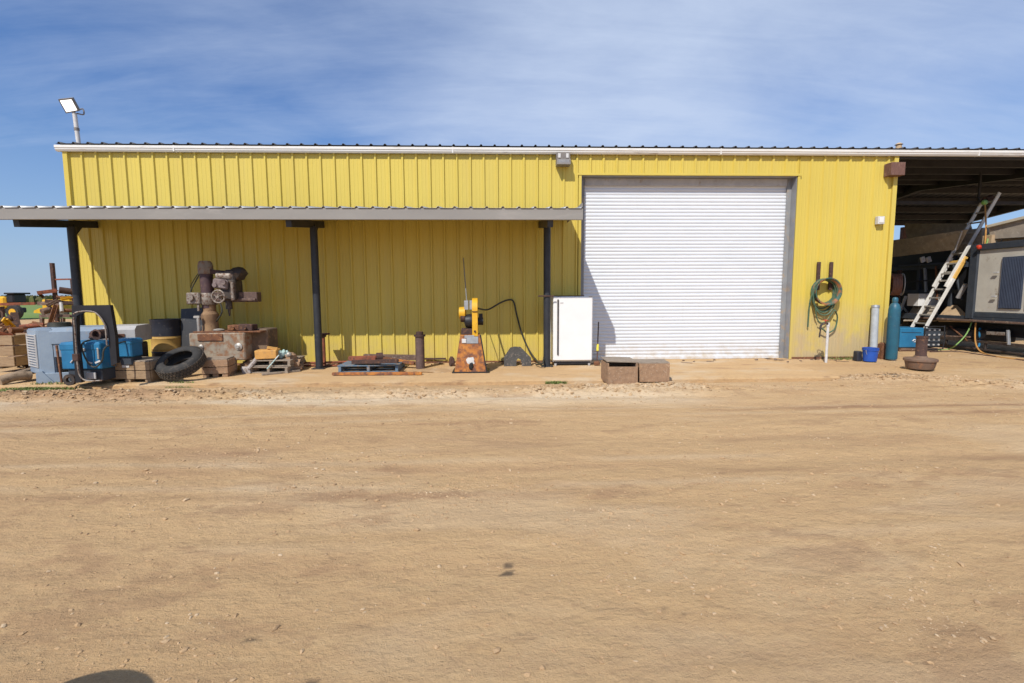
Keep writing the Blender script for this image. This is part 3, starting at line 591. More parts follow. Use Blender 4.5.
# ------------------------------------------------------------------ white refrigerator
fx0, fx1 = P(553.0, 330, -.70).x, P(592.3, 330, -.70).x; fh = P(573, 296.5, -.7).z; fc = (fx0+fx1)/2; fwid = fx1-fx0
T = thing('refrigerator', (fc, -.38, 0), 'tall white single door refrigerator beside the rolling door', 'refrigerator')
mb = MB(); mb.box((fc, -.36, fh/2+.04), (fwid, .58, fh-.08), bev=.012); mb.build('cabinet', 'white', T)
mb = MB(); mb.box((fc, -.69, fh/2+.055), (fwid, .07, fh-.12), bev=.018); dr = mb.build('door', 'white', T)
hx = fx0+.105; mb = MB(); mb.box((hx, -.737, fh*.56), (.030, .03, fh*.80), bev=.004); mb.build('handle', 'iron_dark', dr)
mb = MB(); mb.box((fc, -.648, fh/2+.05), (fwid-.02, .016, fh-.12), bev=0); mb.build('door_seal', 'rubber', T)
mb = MB(); mb.box((fc, -.62, .05), (fwid-.06, .10, .06)); mb.build('kick_plate', 'black', T)
for sx_ in (-1, 1): mb = MB(); mb.cyl((fc+sx_*(fwid/2-.06), -.69, .0), (fc+sx_*(fwid/2-.06), -.69, .05), .028, seg=10); mb.build('foot', 'palegrey', T)
mb = MB(); mb.box((fc-.05, -.45, fh+.012), (fwid*.7, .35, .02), (0, 0, .1)); mbh = MB(); mbh.box((fx1-.05, -.70, fh-.005), (.07, .06, .012)); mbh.build('hinge', 'iron_pale', T)
mbh = MB(); mbh.box((fx0+.19, -.728, fh-.14), (.07, .004, .018), bev=0); mbh.build('badge', 'palegrey', dr)
solo('steel_plate', mb, 'rust', (fc, -.4, fh), 'thin rusty plate lying on top of the white refrigerator', 'metal plate')
a = P(537, 296, -.60); b = P(551, 296, -.60); mb = MB(); mb.bar((a.x, -.85, a.z), (b.x+.05, -.84, b.z), .012, .03); solo('wall_hook', mb, 'rust_dark', (b.x, -.85, a.z), 'short dark rod clipped across the post left of refrigerator', 'rod')
b = G(597, 365.5); t = P(598.5, 322, .02)
T = thing('marker_stick', (b.x, b.y, 0), 'thin dark stick with yellow band leaning at the door jamb', 'stick')
mb = MB(); mb.bar(b, t, .028, .02); mb.build('stick', 'rust_dark', T)
q0, q1 = b.lerp(t, .32), b.lerp(t, .47); mb = MB(); mb.bar(q0, q1, .05, .035); mb.build('band', mat('yellow_band', (.65, .55, .05)), T)
mb = MB(); mb.box((b.x, b.y, .045), (.13, .10, .09), bev=.02, jit=.01); mb.build('foot_block', 'rust', T)
# ------------------------------------------------------------------ rough wooden boxes by the door
def chest(pa, pb, ytop, name, label, rot, depth=.42, seed=0, wedge=False):
    A, B = G(*pa, -.02), G(*pb, -.02); c = (A+B)/2; wd = (B-A).length; h_ = P(pa[0], ytop, A.y).z
    TT = Matrix.Translation(c) @ Matrix.Rotation(rot, 4, 'Z')
    T = thing(name, c, label, 'box', 'rough brown boxes by the rolling door')
    mb = MB(TT); tk = .022
    mb.box((0, 0, h_/2-(.03 if wedge else 0)), (wd, tk, h_-(.06 if wedge else 0)), bev=.003, jit=.006).box((0, depth, h_/2), (wd, tk, h_), bev=.003)
    mb.box((-wd/2+.008, depth/2, h_/2), (tk, depth-.03, h_), bev=.003).box((wd/2-.008, depth/2, h_/2), (tk, depth-.03, h_), bev=.003); mb.build('side_boards', 'wood_brown', T)
    mb = MB(TT); mb.box((0, depth/2, .03), (wd-.05, depth-.04, .02), bev=0); mb.build('bottom', 'dark', T)
    mb = MB(TT); mb.box((0, depth/2+.03, h_+.012+(.02 if wedge else 0)), (wd+.03, depth-.02, .02), (.03 if not wedge else .05, .035 if wedge else -.01, 0), bev=.002, jit=.003); mb.build('lid', 'wood_grey', T)
    return T
chest((608, 384), (637.5, 383.5), 362.5, 'wooden_box', 'low brown box with gaping tilted lid in front of door', R(2), .5, wedge=True)
chest((640.0, 382.6), (668, 381.6), 363.0, 'wooden_box', 'closed dark speckled brown box, right one of the pair', R(-4), .42)
# ------------------------------------------------------------------ pedestal grinder
b = G(471.3, 372.5); gy = b.y+.2; T = thing('pedestal_grinder', (b.x, gy, 0), 'yellow belt grinder on tapered rust orange steel pedestal', 'grinder'); grinder = T
zt = P(470, 334, gy).z; w0 = .34; w1 = .215
x0 = b.x
mb = MB(); B0 = [(x0-w0-.0, gy-.25, .02), (x0+w0-.03, gy-.25, .02), (x0+w0-.06, gy+.24, .02), (x0-w0+.03, gy+.24, .02)]; T0 = [(x0-w1, gy-.19, zt), (x0+w1-.03, gy-.19, zt), (x0+w1-.05, gy+.17, zt), (x0-w1+.03, gy+.17, zt)]
mb.add(B0+T0, [(0, 1, 2, 3), (4, 5, 6, 7), (0, 1, 5, 4), (1, 2, 6, 5), (2, 3, 7, 6), (3, 0, 4, 7)]); ped = mb.build('pedestal', 'rust_orange', T)
mb = MB(); mb.bar((x0+w0-.02, gy-.26, 0), (x0+w1-.02, gy-.2, zt), .025, .03).box((x0-.01, gy, .012), (.76, .56, .024)); mb.build('pedestal_edge', 'black', ped)
sl_ = lambda f, z: gy-.25+(.06)*(z/zt)-f
mb = MB(); mb.box((x0+.03, sl_(.008, zt*.86), zt*.86), (.24, .012, .14), (-.06, 0, 0)).box((x0-.03, sl_(.008, zt*.93), zt*.95), (.2, .012, .06), (-.06, 0, 0)); mb.build('name_plate', 'galv', ped)
mb = MB(); mb.box((x0-.14, sl_(.012, zt*.84), zt*.84), (.09, .016, .09), (-.06, 0, 0)); mb.build('sticker', 'white_pipe', ped); mb = MB(); mb.blob((x0-.02, sl_(.0, .22), .24), .09, (1, .08, .8), .3, 2, 3); mb.build('paint_patch', 'white_pipe', ped)
mb = MB(); mb.blob((x0+.0, sl_(.01, .12), .14), .06, (.8, .4, 1.2), .3, 2, 5); mb.build('drain_hole', 'dark', ped)
mb = MB(); mb.box((x0-.06, gy, zt+.06), (.28, .3, .12)); mb.build('head_block', 'rust_dark', T)
mb = MB(); mb.lathe((x0-.14, gy-.03, zt+.27), (x0+.2, gy-.03, zt+.27), [(.05, 0), (.13, .03), (.145, .10), (.145, .2), (.12, .24), (.05, .26)], 20); mb.build('motor', 'black', T)
bx_c = x0+.085; zb = zt-.03; ztp = P(475, 298, gy-.1).z
mb = MB(); mb.slab([(bx_c-.055, gy-.20, zb)]+[(bx_c-.055, gy+.02+.22*math.cos(t), ztp-.22+.22*math.sin(t)) for t in np.linspace(math.pi, 0, 9)]+[(bx_c-.055, gy+.20, zb)], (.11, 0, 0)); gd = mb.build('belt_guard', 'yellow_paint', T)
mb = MB(); mb.box((bx_c, gy-.215, ztp-.27), (.11, .02, .012)); mb.build('guard_seam', 'rust_dark', gd); mb = MB(); mb.cyl((bx_c, gy-.20, zb+.10), (bx_c, gy-.225, zb+.10), .022, seg=10); mb.build('guard_bolt', 'rust_dark', gd)
mb = MB(); mb.lathe((x0-.25, gy-.02, zt+.44), (x0-.07, gy-.02, zt+.44), [(.04, 0), (.12, .01), (.125, .13), (.04, .15)], 20); mb.build('wheel_guard', 'yellow_paint', T)
mb = MB(); mb.lathe((x0-.22, gy-.02, zt+.36), (x0-.1, gy-.02, zt+.36), [(.02, 0), (.11, .01), (.11, .10), (.02, .12)], 20); mb.build('grinding_wheel', 'rust_dark', T)
mb = MB(); mb.box((x0-.09, gy-.08, zt+.60), (.085, .08, .19)).box((x0+.02, gy-.08, zt+.60), (.085, .08, .19)); mb.build('switch_box', 'galv', T)
mb = MB(); mb.cyl((x0+.14, gy+.05, zt+.26), (x0+.25, gy+.05, zt+.26), .08, seg=18).box((x0+.2, gy+.05, zt+.36), (.08, .12, .12)); mb.build('pulley', 'black', T)
a = P(467, 305, gy); t = P(463.3, 258, -.05); mb = MB(); mb.tube([a, t], .011, 6, 0); solo('thin_rod', mb, 'galv', (a.x, gy, a.z), 'thin pale rod standing up behind the belt grinder', 'rod')
# cord from the grinder across the wall
pts_ = [P(478, 308.5, gy+.1), P(488, 309.5, -.4), P(500, 303, -.2), P(508, 300, -.12), P(513.5, 301.5, -.1), P(517, 316, -.08), P(522, 334, -.08), P(529, 350, -.14), P(537, 361, -.3), G(543, 367)+Vector((0, 0, .02))]
mb = MB(); mb.tube(pts_, .02, 8, 5); mb.tube([G(536, 366)+Vector((0, 0, .03)), G(541, 368.5)+Vector((0, 0, .1)), G(543, 368)+Vector((0, 0, .12)), P(544, 357, -.65)], .018, 8)
mb.build('power_cord', 'cord', grinder)
# notched steel plate
a, b = G(504, 366.3), G(531.5, 366.3); yq = a.y; lean = Vector((0, .18, 0)); wd = b.x-a.x; h_ = P(515, 347.5, yq).z
pl = [(0, 0), (0, .45), (.24, .95), (.42, 1), (.62, .98), (1.0, .42), (1, 0), (.66, 0), (.62, .32), (.52, .4), (.47, .3), (.44, 0)]
mb = MB(); mb.slab([Vector((a.x+u_*wd, yq, v2*h_))+lean*v2 for u_, v2 in pl], (0, .03, 0)); solo('notched_plate', mb, mat('burnt_plate', (.06, .055, .05), (.035, .033, .03), (.15, .12, .10), 9, .6, .7), (a.x+wd/2, yq, 0), 'dark half octagon steel plate with notch leaning on the wall', 'steel plate')
# ------------------------------------------------------------------ upright pipe, roller stand, rail pile
b = G(419.7, 369); r_ = .5*(P(424.5, 350, b.y).x-P(415, 350, b.y).x)*.97; zt = P(419, 334.5, b.y).z
T = thing('upright_pipe', (b.x, b.y+.1, 0), 'thick dark brown steel pipe standing on end near the wall', 'pipe')
mb = MB(); mb.lathe((b.x, b.y+.1, 0), (b.x, b.y+.1, 1), [(r_, 0), (r_, zt-.02), (r_*.85, zt-.02), (r_*.85, zt-.3)], 28); mb.build('barrel', mat('brown_pipe', (.13, .085, .075), (.09, .06, .055), (.2, .12, .09), 6, .6, .7), T)
mb = MB(); mb.lathe((b.x, b.y+.1, zt-.05), (b.x, b.y+.1, zt+1), [(r_*.9, 0), (r_*1.25, 0), (r_*1.25, .04), (r_*.9, .04)], 28, closed=True).lathe((b.x, b.y+.1, zt-.01), (b.x, b.y+.1, zt+1), [(r_*.8, 0), (r_*.8, .06), (r_*.3, .07)], 20); mb.build('flange', 'rust_dark', T)
mb = MB(); 
b = G(432, 371); mb.blob((b.x, b.y, -.02), .4, (1.2, .8, .13), .25, 3, 2); mb.build('spill', 'clod', T)['label'] = 'low mound of pale grit at the foot of the pipe'
b = G(324.5, 366.5); T = thing('roller_stand', (b.x, b.y, 0), 'rusty T-topped post stand beside the middle canopy post', 'stand')
zt = P(324, 334, b.y).z
mb = MB(); mb.cyl((b.x, b.y, 0), (b.x, b.y, zt-.02), .038, seg=10); mb.build('post', 'rust_red', T)
mb = MB(); mb.box((b.x-.01, b.y, zt), (.26, .2, .035)).box((b.x-.01, b.y, zt-.04), (.12, .12, .06)); mb.build('top_plate', 'rust_dark', T)
mb = MB(); mb.box((b.x, b.y, .015), (.3, .3, .03)); mb.build('foot', 'rust_dark', T)
# blue pallet
pa, pb = G(336, 373), G(399, 372.5)
def pallet(name, c, wd, dp, ht, rot, mt, label, group=None, boards=5, nrun=3, tilt=0):
    TT = Matrix.Translation(c) @ Matrix.Rotation(rot, 4, 'Z') @ Matrix.Rotation(tilt, 4, 'Y')
    T = thing(name, c, label, 'pallet', group); th = .02
    bw = dp/boards*.78
    for i in range(boards):
        y = -dp/2+bw/2+i*(dp-bw)/(boards-1); mb = MB(TT); mb.box((0, y, ht-th/2), (wd, bw, th), bev=.002, jit=.002); mb.build('deck_board', mt, T)
    for i in range(3):
        y = -dp/2+bw/2+i*(dp-bw)/2; mb = MB(TT); mb.box((0, y, th/2), (wd, bw, th), bev=.002); mb.build('bottom_board', mt, T)
    for i in range(nrun):
        x = -wd/2+.04+i*(wd-.08)/(nrun-1); mb = MB(TT); mb.box((x, 0, ht/2), (.055 if nrun > 2 else .09, dp-.01, ht-2*th-.002), bev=.002); mb.build('runner', mt, T)
    return T
c = (pa+pb)/2+Vector((0, .45, 0)); pallet('pallet', c, (pb-pa).length-.05, .85, .15, R(1), 'blue_pallet', 'chipped blue pallet under a heap of rusty rails')
a, b = G(332.5, 375.5), G(422, 375); mb = MB(); mb.bar(a+Vector((0, 0, .035)), b+Vector((0, 0, .035)), .07, .055); solo('steel_bar', mb, 'rust_orange', (a+b)/2, 'long bright rust orange bar lying in front of the blue pallet', 'steel bar')
grp = 'rusty steel offcuts on and by the blue pallet'
specs = [((349, 358.5), (376, 358), -1.15, .09, 'rust_red', 'reddish rusty channel lying leftmost on the blue pallet'), ((364, 356.5), (416, 357.5), -.30, .11, 'scrap_mix', 'grey-brown beam lying against the wall behind the blue pallet'),
         ((352, 362), (398, 361), -1.3, .075, 'rust_dark', 'dark rusty beam lying along the front of the blue pallet'), ((377, 357.5), (398, 361), -.95, .085, 'rust', 'tilted rusty bracket piece on the right of the blue pallet'),
         ((392, 360), (414, 363), -.75, .07, 'rust_orange', 'orange rusty bar sloping off the pallet towards the pipe')]
for (p0, p1, yy, s_, mt_, lb) in specs:
    A, B = P(*p0, yy), P(*p1, yy-.15); mb = MB(); mb.bar(A, B, s_, s_*.25, .003).bar(A+Vector((0, -s_*.5, 0)), B+Vector((0, -s_*.5, 0)), s_*.2, s_, .003).bar(A+Vector((0, s_*.5, 0)), B+Vector((0, s_*.5, 0)), s_*.2, s_, .003)
    solo('steel_offcut', mb, mt_, (A+B)/2-Vector((0, 0, s_/2)), lb, 'steel offcut', grp)
c0 = P(381, 356, -1.0); mb = MB(); mb.lathe(c0-Vector((.1, 0, .02)), c0+Vector((.3, .1, -.02)), [(.05, 0), (.09, 0), (.09, .14), (.05, .14)], 18, closed=True); solo('pipe_collar', mb, 'rust_dark', c0-Vector((0, 0, .09)), 'dark short pipe collar lying on top of the rail heap', 'pipe collar', grp)
for p0, p1, lb in (((286, 363.5), (350, 361.5), 'upper of two thin rusty rods lying low past the middle post'), ((290, 368), (352, 366), 'lower of two thin rusty rods lying low past the middle post')):
    A, B = P(*p0, -.45), P(*p1, -.55); A.z = max(A.z, .03); B.z = max(B.z, .03); mb = MB(); mb.tube([A, B], .02, 8, 0); solo('rusty_rod', mb, 'rust_red', (A+B)/2, lb, 'steel rod', 'thin rods by the middle canopy post')
A, B = G(425, 363), G(446, 363); mb = MB(); mb.bar(A+Vector((0, .0, .1)), B+Vector((0, 0, .1)), .04, .04); solo('angle_iron', mb, 'rust_dark', (A+B)/2, 'thin dark angle iron at wall foot right of the standing pipe', 'angle iron')
b = G(452, 366); mb = MB(); mb.blob((b.x, b.y, .08), .1, (.7, .7, 1.3), .3, 2, 8); solo('rusty_lump', mb, 'rust_dark', (b.x, b.y, 0), 'small dark lump at the left foot of the grinder pedestal', 'lump')
# ------------------------------------------------------------------ radial drill on its iron base
a, b = G(190.5, 370.5), G(247, 370); yb = -1.35
x0, x1 = P(189.5, 350, yb).x, P(245, 350, yb).x; zt = P(215, 333, yb).z; zb0 = P(215, 360.5, yb).z
T = thing('radial_drill', ((x0+x1)/2, yb+.4, zb0), 'rusty radial drill press standing on a big grey iron block', 'drill press')
mb = MB(); mb.box(((x0+x1)/2, yb+.36, (zt+zb0)/2), (x1-x0, .72, zt-zb0), bev=.02); base = mb.build('base', 'iron_grey', T)
mb = MB(); mb.box(((x0+x1)/2-.12, yb-.008, zt-.09), (.50, .03, .14)); mb.build('front_slot', 'rust', base)
mb = MB()
for xx, rad in ((x0+.24, .05), (x1-.12, .075)): mb.lathe((xx, yb+.01, zt-.28), (xx, yb-.1, zt-.28), [(rad, 0), (rad, .03), (rad*.4, .05), (rad*.4, .07)], 18)
mb.build('boss', 'iron_pale', base)
mb = MB(); mb.box((x1+.15, yb+.55, (zt+.25)/2+.03), (.36, .5, zt-.2), bev=.02); mb.build('rear_block', mat('brown_iron', (.17, .12, .08), (.11, .08, .06), (.26, .16, .1), 5, .6, .85), base)
mb = MB(); mb.box(((x0+x1)/2+.18, yb+.38, zt+.015), (x1-x0+.25, .66, .03)); tb = mb.build('table_top', 'rust', T)
cxp = P(209, 300, -1.0).x; yc = -1.0; zz = lambda py: P(209, py, yc).z
mb = MB(); mb.lathe((cxp, yc, zt+.02), (cxp, yc, 9), [(.165, 0), (.15, .05), (.145, zz(322)-zt), (.16, zz(320)-zt), (.16, zz(315)-zt), (.12, zz(312)-zt), (.12, zz(306)-zt)], 24); mb.build('lower_column', mat('tan_iron', (.29, .18, .095), (.20, .12, .07), (.15, .08, .05), 7, .6, .85), T)
mb = MB(); mb.cyl((cxp-.01, yc, zz(308)), (cxp-.03, yc, zz(263)), .125, .12, 24); colm = mb.build('column', mat('plum_steel', (.085, .045, .05), (.06, .035, .04), (.13, .08, .06), 7, .6, .6), T)
mb = MB(); mb.lathe((cxp-.03, yc, zz(274)), (cxp-.03, yc, 9), [(.14, 0), (.14, zz(266)-zz(274)), (.125, zz(262.5)-zz(274)), (.10, zz(261)-zz(274))], 24); mb.build('column_cap', 'iron_grey', colm)
mb = MB(); mb.lathe((cxp, yc, zz(305)), (cxp, yc, 9), [(.14, 0), (.165, .04), (.165, .18), (.14, .25)], 24); mb.build('collar', 'iron_worn', T)
q = P(194.5, 298.5, yc-.1); mb = MB(); mb.box((q.x+.02, yc-.08, q.z), (.27, .24, .24), bev=.02).cyl((q.x, yc-.2, q.z+.02), (q.x, yc-.25, q.z+.02), .06, seg=14).bar((q.x+.1, yc-.15, q.z-.08), (q.x+.1, yc-.15, q.z-.26), .04, .04); mb.build('gear_box', 'iron_worn', T)
# arm and head
A, B = P(214, 297, yc), P(259.3, 297.5, yc+.05)
mb = MB(); mb.box(((A.x+B.x)/2, yc+.05, (P(240, 292, yc).z+P(240, 302, yc).z)/2), (B.x-A.x, .2, P(240, 292, yc).z-P(240, 302, yc).z), bev=.01).box(((A.x+B.x)/2, yc-.07, P(240, 299.5, yc).z), (B.x-A.x-.04, .05, .05)); mb.build('arm', mat('brown_arm', (.12, .075, .06), (.08, .05, .045), (.2, .13, .1), 6, .6, .6), T)
mb = MB(); mb.box((P(213, 274, yc).x+.05, yc, P(213, 272, yc).z), (.45, .12, .09), (0, .1, 0)); mb.build('top_link', 'rust_dark', T)
h0 = P(216, 275, yc-.15); h1 = P(239, 308, yc-.15)
mb = MB(); mb.box(((h0.x+h1.x)/2+.02, yc-.02, (P(216, 280, yc).z+P(216, 300, yc).z)/2), (h1.x-h0.x-.12, .34, .42), bev=.03).box((P(234, 285, yc).x, yc-.02, P(234, 285, yc).z), (.20, .3, .62), bev=.03); hd = mb.build('head', 'iron_dark', T)
mb = MB(); q = P(223, 276, yc-.2); mb.lathe((q.x-.17, yc-.12, q.z), (q.x+.2, yc-.12, q.z), [(.05, 0), (.085, .02), (.085, .3), (.05, .34)], 18); mb.build('motor', 'iron_worn', hd)
q = P(236, 272.5, yc-.1); mb = MB(); mb.blob((q.x, yc, q.z-.02), .17, (1, 1, .8), .15, 2, 4); mb.build('motor_cap', 'iron_dark', hd)
q = P(221, 284, yc-.2); mb = MB(); mb.box((q.x, yc-.21, q.z), (.30, .1, .2), (0, .15, 0), bev=.03).cyl((q.x+.09, yc-.2, q.z+.04), (q.x+.09, yc-.3, q.z+.03), .05, seg=14).cyl((q.x-.09, yc-.2, q.z-.02), (q.x-.09, yc-.29, q.z-.02), .045, seg=14); mb.build('feed_box', mat('mauve_iron', (.22, .17, .16), (.14, .1, .1), (.3, .26, .24), 12, .6, .6), hd)
q = P(218.3, 296.5, yc-.35); mb = MB(); rr_ = .125
mb.tube([(q.x+rr_*math.cos(t), yc-.35, q.z+rr_*math.sin(t)) for t in np.linspace(0, 2*math.pi, 17)[:-1]], .017, 8, 2, True)
for i in range(5): t = i*2*math.pi/5+.3; mb.bar((q.x, yc-.35, q.z), (q.x+rr_*math.cos(t), yc-.35, q.z+rr_*math.sin(t)), .028, .02)
mb.cyl((q.x, yc-.4, q.z), (q.x, yc-.15, q.z), .035, seg=12); mb.build('hand_wheel', 'iron_worn', hd)
q = P(233.2, 292, yc-.2); mb = MB(); mb.cyl((q.x, yc-.22, P(233, 282, yc).z), (q.x, yc-.22, P(233, 300, yc).z), .035, seg=12); mb.build('depth_rod', 'iron_worn', hd)
mb = MB(); q = P(229, 305, yc-.05); mb.cyl((q.x, yc-.05, P(229, 300, yc).z), (q.x, yc-.05, P(229, 309, yc).z), .065, seg=14).cyl((q.x, yc-.05, P(229, 309, yc).z), (q.x, yc-.05, P(229, 316, yc).z), .03, .015, 12); mb.build('spindle', 'iron_dark', hd)
mb = MB(); mb.tube([P(204, 265, yc), P(199, 275, yc), P(192, 288, yc), P(190.5, 294, yc)], .012, 6).tube([P(204, 265, yc), P(191.5, 284, yc+.1), P(192, 290, yc)], .008, 6).tube([P(219, 300, yc), P(222, 312, yc-.1), P(214, 325, yc), P(217, 330, yc)], .016, 6); mb.build('cable', 'cord', T)
mb = MB(); q = P(199, 322, yc-.2); mb.cyl((q.x, yc-.22, zt+.02), (q.x, yc-.22, P(199, 317, yc-.2).z), .03, seg=10).box((q.x-.02, yc-.22, P(199, 317, yc-.2).z), (.12, .06, .05)); mb.build('lever', 'iron_pale', T)
# loose items on its table
for (pxa, pxb, py0, py1, mt_, lb, rot) in ((229, 240, 324, 330, 'rust', 'rusty square block lying left on the drill table', 0), (239, 254, 324.5, 331, 'rust_dark', 'dark rusty clamp block lying right on the drill table', -.08)):
    A, B = P(pxa, py1, yc-.15), P(pxb, py0, yc-.15); mb = MB(); mb.box(((A.x+B.x)/2, yc-.1, zt+.031+abs(B.z-A.z)/2), (B.x-A.x, .22, abs(B.z-A.z)), (0, 0, rot), bev=.01, jit=.006).cyl(((A.x+B.x)/2, yc-.22, zt+.09), ((A.x+B.x)/2+.02, yc-.28, zt+.09), .03, seg=10)
    solo('clamp_block', mb, mt_, ((A.x+B.x)/2, yc-.1, zt+.03), lb, 'metal block')
q = P(219, 331, yc-.2); mb = MB(); mb.lathe((q.x, yc-.2, zt+.031), (q.x, yc-.2, 9), [(.09, 0), (.11, .02), (.08, .04), (.03, .05)], 16); solo('chuck_plate', mb, 'iron_pale', (q.x, yc-.2, zt+.03), 'pale round plate on the drill table by the column foot', 'metal plate')
# wooden crate below the drill block, timber skid
def crate(name, pl_, pr_, ptop, depth, rot, label, mt='wood', slats=2):
    A, B = G(*pl_), G(*pr_); c = (A+B)/2; wd = (B-A).length; h_ = P(pl_[0], ptop, A.y).z
    TT = Matrix.Translation(c) @ Matrix.Rotation(rot+math.atan2(B.y-A.y, B.x-A.x), 4, 'Z'); T = thing(name, c, label, 'crate')
    sh = (h_-.06)/slats
    for i in range(slats):
        z = .06+sh*(i+.5)
        for y in (0, depth): mb = MB(TT); mb.box((0, y, z), (wd, .03, sh-.012), bev=.004, jit=.003); mb.build('board', mt, T)
        for x in (-wd/2, wd/2): mb = MB(TT); mb.box((x, depth/2, z), (.03, depth-.04, sh-.012), bev=.004); mb.build('end_board', mt, T)
    mb = MB(TT); mb.box((0, depth/2, h_+.008), (wd-.02, depth, .02), bev=.003, jit=.004); mb.build('top', 'wood_grey', T)
    for x in (-wd/2+.06, 0, wd/2-.06): mb = MB(TT); mb.box((x, depth/2, .03), (.10, depth, .06), bev=.004); mb.build('skid', mt, T)
    return T, TT, wd, h_
T, TT, wd, h_ = crate('wooden_crate', (105, 382.5), (151, 382.5), 361.5, .55, R(0), 'long low wooden crate on skids between black frame and tyre')
mb = MB(TT); mb.box((.0, -.02, h_*.80), (.13, .008, .06), bev=0); mb.build('paper_tag', 'white_pipe', T)
crate('wooden_crate', (203, 377.5), (228, 377), 360, .5, R(6), 'brown wooden box under the front of the drill block', 'wood_brown')
b = G(243, 374); mb = MB(); mb.blob((b.x+.02, b.y+.3, .1), .15, (1.2, 1, 1.1), .3, 2, 9); solo('stump_block', mb, 'wood_brown', (b.x, b.y+.3, 0), 'dark brown wooden lump between drill block and small pallet', 'wood block')
# drum
b = G(166, 368.5); r_ = .29; yb = b.y+.1; bxx = b.x
T = thing('steel_drum', (bxx, yb, 0), 'upright black oil drum with wide yellow middle band', 'drum')
H = P(166, 319, yb).z
pr = [(r_*.97, .0), (r_, .02), (r_, H*.33), (r_*1.03, H*.345), (r_, H*.36)]; mb = MB(); mb.lathe((bxx, yb, 0), (bxx, yb, 1), pr, 32); mb.build('lower_shell', 'drum_black', T)
mb = MB(); mb.lathe((bxx, yb, H*.36), (bxx, yb, 1+H), [(r_, 0), (r_, H*.03), (r_*1.03, H*.045), (r_, H*.06), (r_, H*.245), (r_*1.03, H*.26), (r_, H*.275), (r_, H*.30)], 32, caps=False); mb.build('band', 'drum_band', T)
mb = MB(); mb.lathe((bxx, yb, H*.66), (bxx, yb, 1+H), [(r_, 0), (r_*.99, H*.15), (r_, H*.31), (r_*1.03, H*.325), (r_*1.03, H*.34), (r_*.97, H*.34), (r_*.97, H*.315), (0.001, H*.315)], 32, caps=False); mb.build('upper_shell', 'drum_black', T)
# dark panel behind the drum
A = [P(181, 366, -.5), P(181, 309, -.35), P(202, 307.5, -.3), P(206, 340, -.42), P(206, 366, -.5)]
mb = MB(); mb.slab(A, (0, .03, 0)); solo('dark_panel', mb, mat('dull_black_sheet', (.035, .037, .042), (.05, .05, .055), (.12, .11, .10), 4, .62, .5), A[0], 'dark metal sheet leaning on the wall behind drum and drill', 'metal sheet')
# tyre
def tyre(c, axis, Ro, Ri, wd, label, group=None):
    T = thing('truck_tyre', (c.x, c.y, max(0, c.z-Ro)), label, 'tyre', group); ax = Vector(axis).normalized(); a = c-ax*wd/2
    prof = [(Ri, .03), (Ri*1.06, .01), (Ri*1.25, -.005), (Ro*.86, .0), (Ro*.95, .035), (Ro, .075), (Ro*1.01, wd/2), (Ro, wd-.075), (Ro*.95, wd-.035), (Ro*.86, wd), (Ri*1.25, wd+.005), (Ri*1.06, wd-.01), (Ri, wd-.03), (Ri*1.0, wd-.04), (Ri*1.3, wd-.05), (Ro*.9, wd*.7), (Ro*.9, wd*.3), (Ri*1.3, .05), (Ri, .04)]
    mb = MB(); mb.lathe(a, a+ax, prof, 56, closed=True); ob = mb.build('casing', 'rubber', T, 60)
    mb = MB(); z = ax; u = (Vector((0, 0, 1)) if abs(z.z) < .9 else Vector((1, 0, 0))).cross(z).normalized(); v2 = z.cross(u)
    for row, off in ((.28, 0), (.5, .5), (.72, 0)):
        for i in range(44):
            t = 2*math.pi*(i+off)/44; rad = u*math.cos(t)+v2*math.sin(t); tan = -u*math.sin(t)+v2*math.cos(t)
            mb.box(a+z*(wd*row)+rad*(Ro*1.012), (Ro*2*math.pi/44*.72, wd*.17, .012), Matrix((tan, z, rad)).transposed(), bev=0)
    mb.build('tread', 'tread', T); return T
cT = P(181, 365, -2.0); cT.z = .33; tyre(cT, (-.08, -.50, .86), .41, .24, .26, 'worn black truck tyre tilted against the drum and crate')
# small pallet pile
pa, pb = G(249, 373.5), G(284, 373.5); c = (pa+pb)/2+Vector((.05, .4, 0))
for i, lb in enumerate(('lowest grey pallet of the small junk stack by the drill', 'upper grey pallet of the small junk stack under the carton')):
    pallet('pallet', c+Vector((.02*i, .03*i, .135*i)), (pb-pa).length+.1, .75, .13, R(-4+3*i), 'wood_grey', lb, 'stacked grey pallets', 4)
zt = .28
A, B = P(257, 360, c.y-.2), P(277, 350.5, c.y-.2); mb = MB(); mb.box(((A.x+B.x)/2, c.y-.15, zt+(B.z-A.z)/2), (B.x-A.x, .34, (B.z-A.z)), (0, 0, .12), bev=.012, jit=.012).box(((A.x+B.x)/2+.08, c.y-.12, zt+(B.z-A.z)+.015), (.2, .2, .03), (.1, .2, .4), bev=.004)
solo('orange_carton', mb, 'cardboard', ((A.x+B.x)/2, c.y-.15, zt), 'dented orange carton on the small grey pallet stack', 'carton')
q = P(253, 366, c.y-.3); mb = MB(); mb.bar(P(258, 357, c.y-.25), P(248, 369, c.y-.35), .14, .07, .02).blob(P(246, 370, c.y-.35), .09, (1.2, .8, .8), .35, 2, 3); solo('grey_rag', mb, 'rag', (q.x, c.y-.3, 0), 'pale grey cloth hanging off left end of the junk pallets', 'cloth')
mb = MB()
for i in range(5):
    x = P(276+i*2.2, 356, c.y-.1); mb.box((x.x, c.y-.12+.03*i, zt+.07+.02*(i % 2)), (.10, .12, .16-.015*i), (.2*i, .35+.1*i, .3*i), bev=.01, jit=.01)
mb.bar(P(267, 369, c.y-.45), P(279, 355, c.y-.28), .03, .018); solo('mint_scraps', mb, 'mint', (P(280, 356, c.y-.1).x, c.y-.1, zt), 'pale mint plastic scraps heaped beside the orange carton', 'plastic scraps')
mb = MB(); 
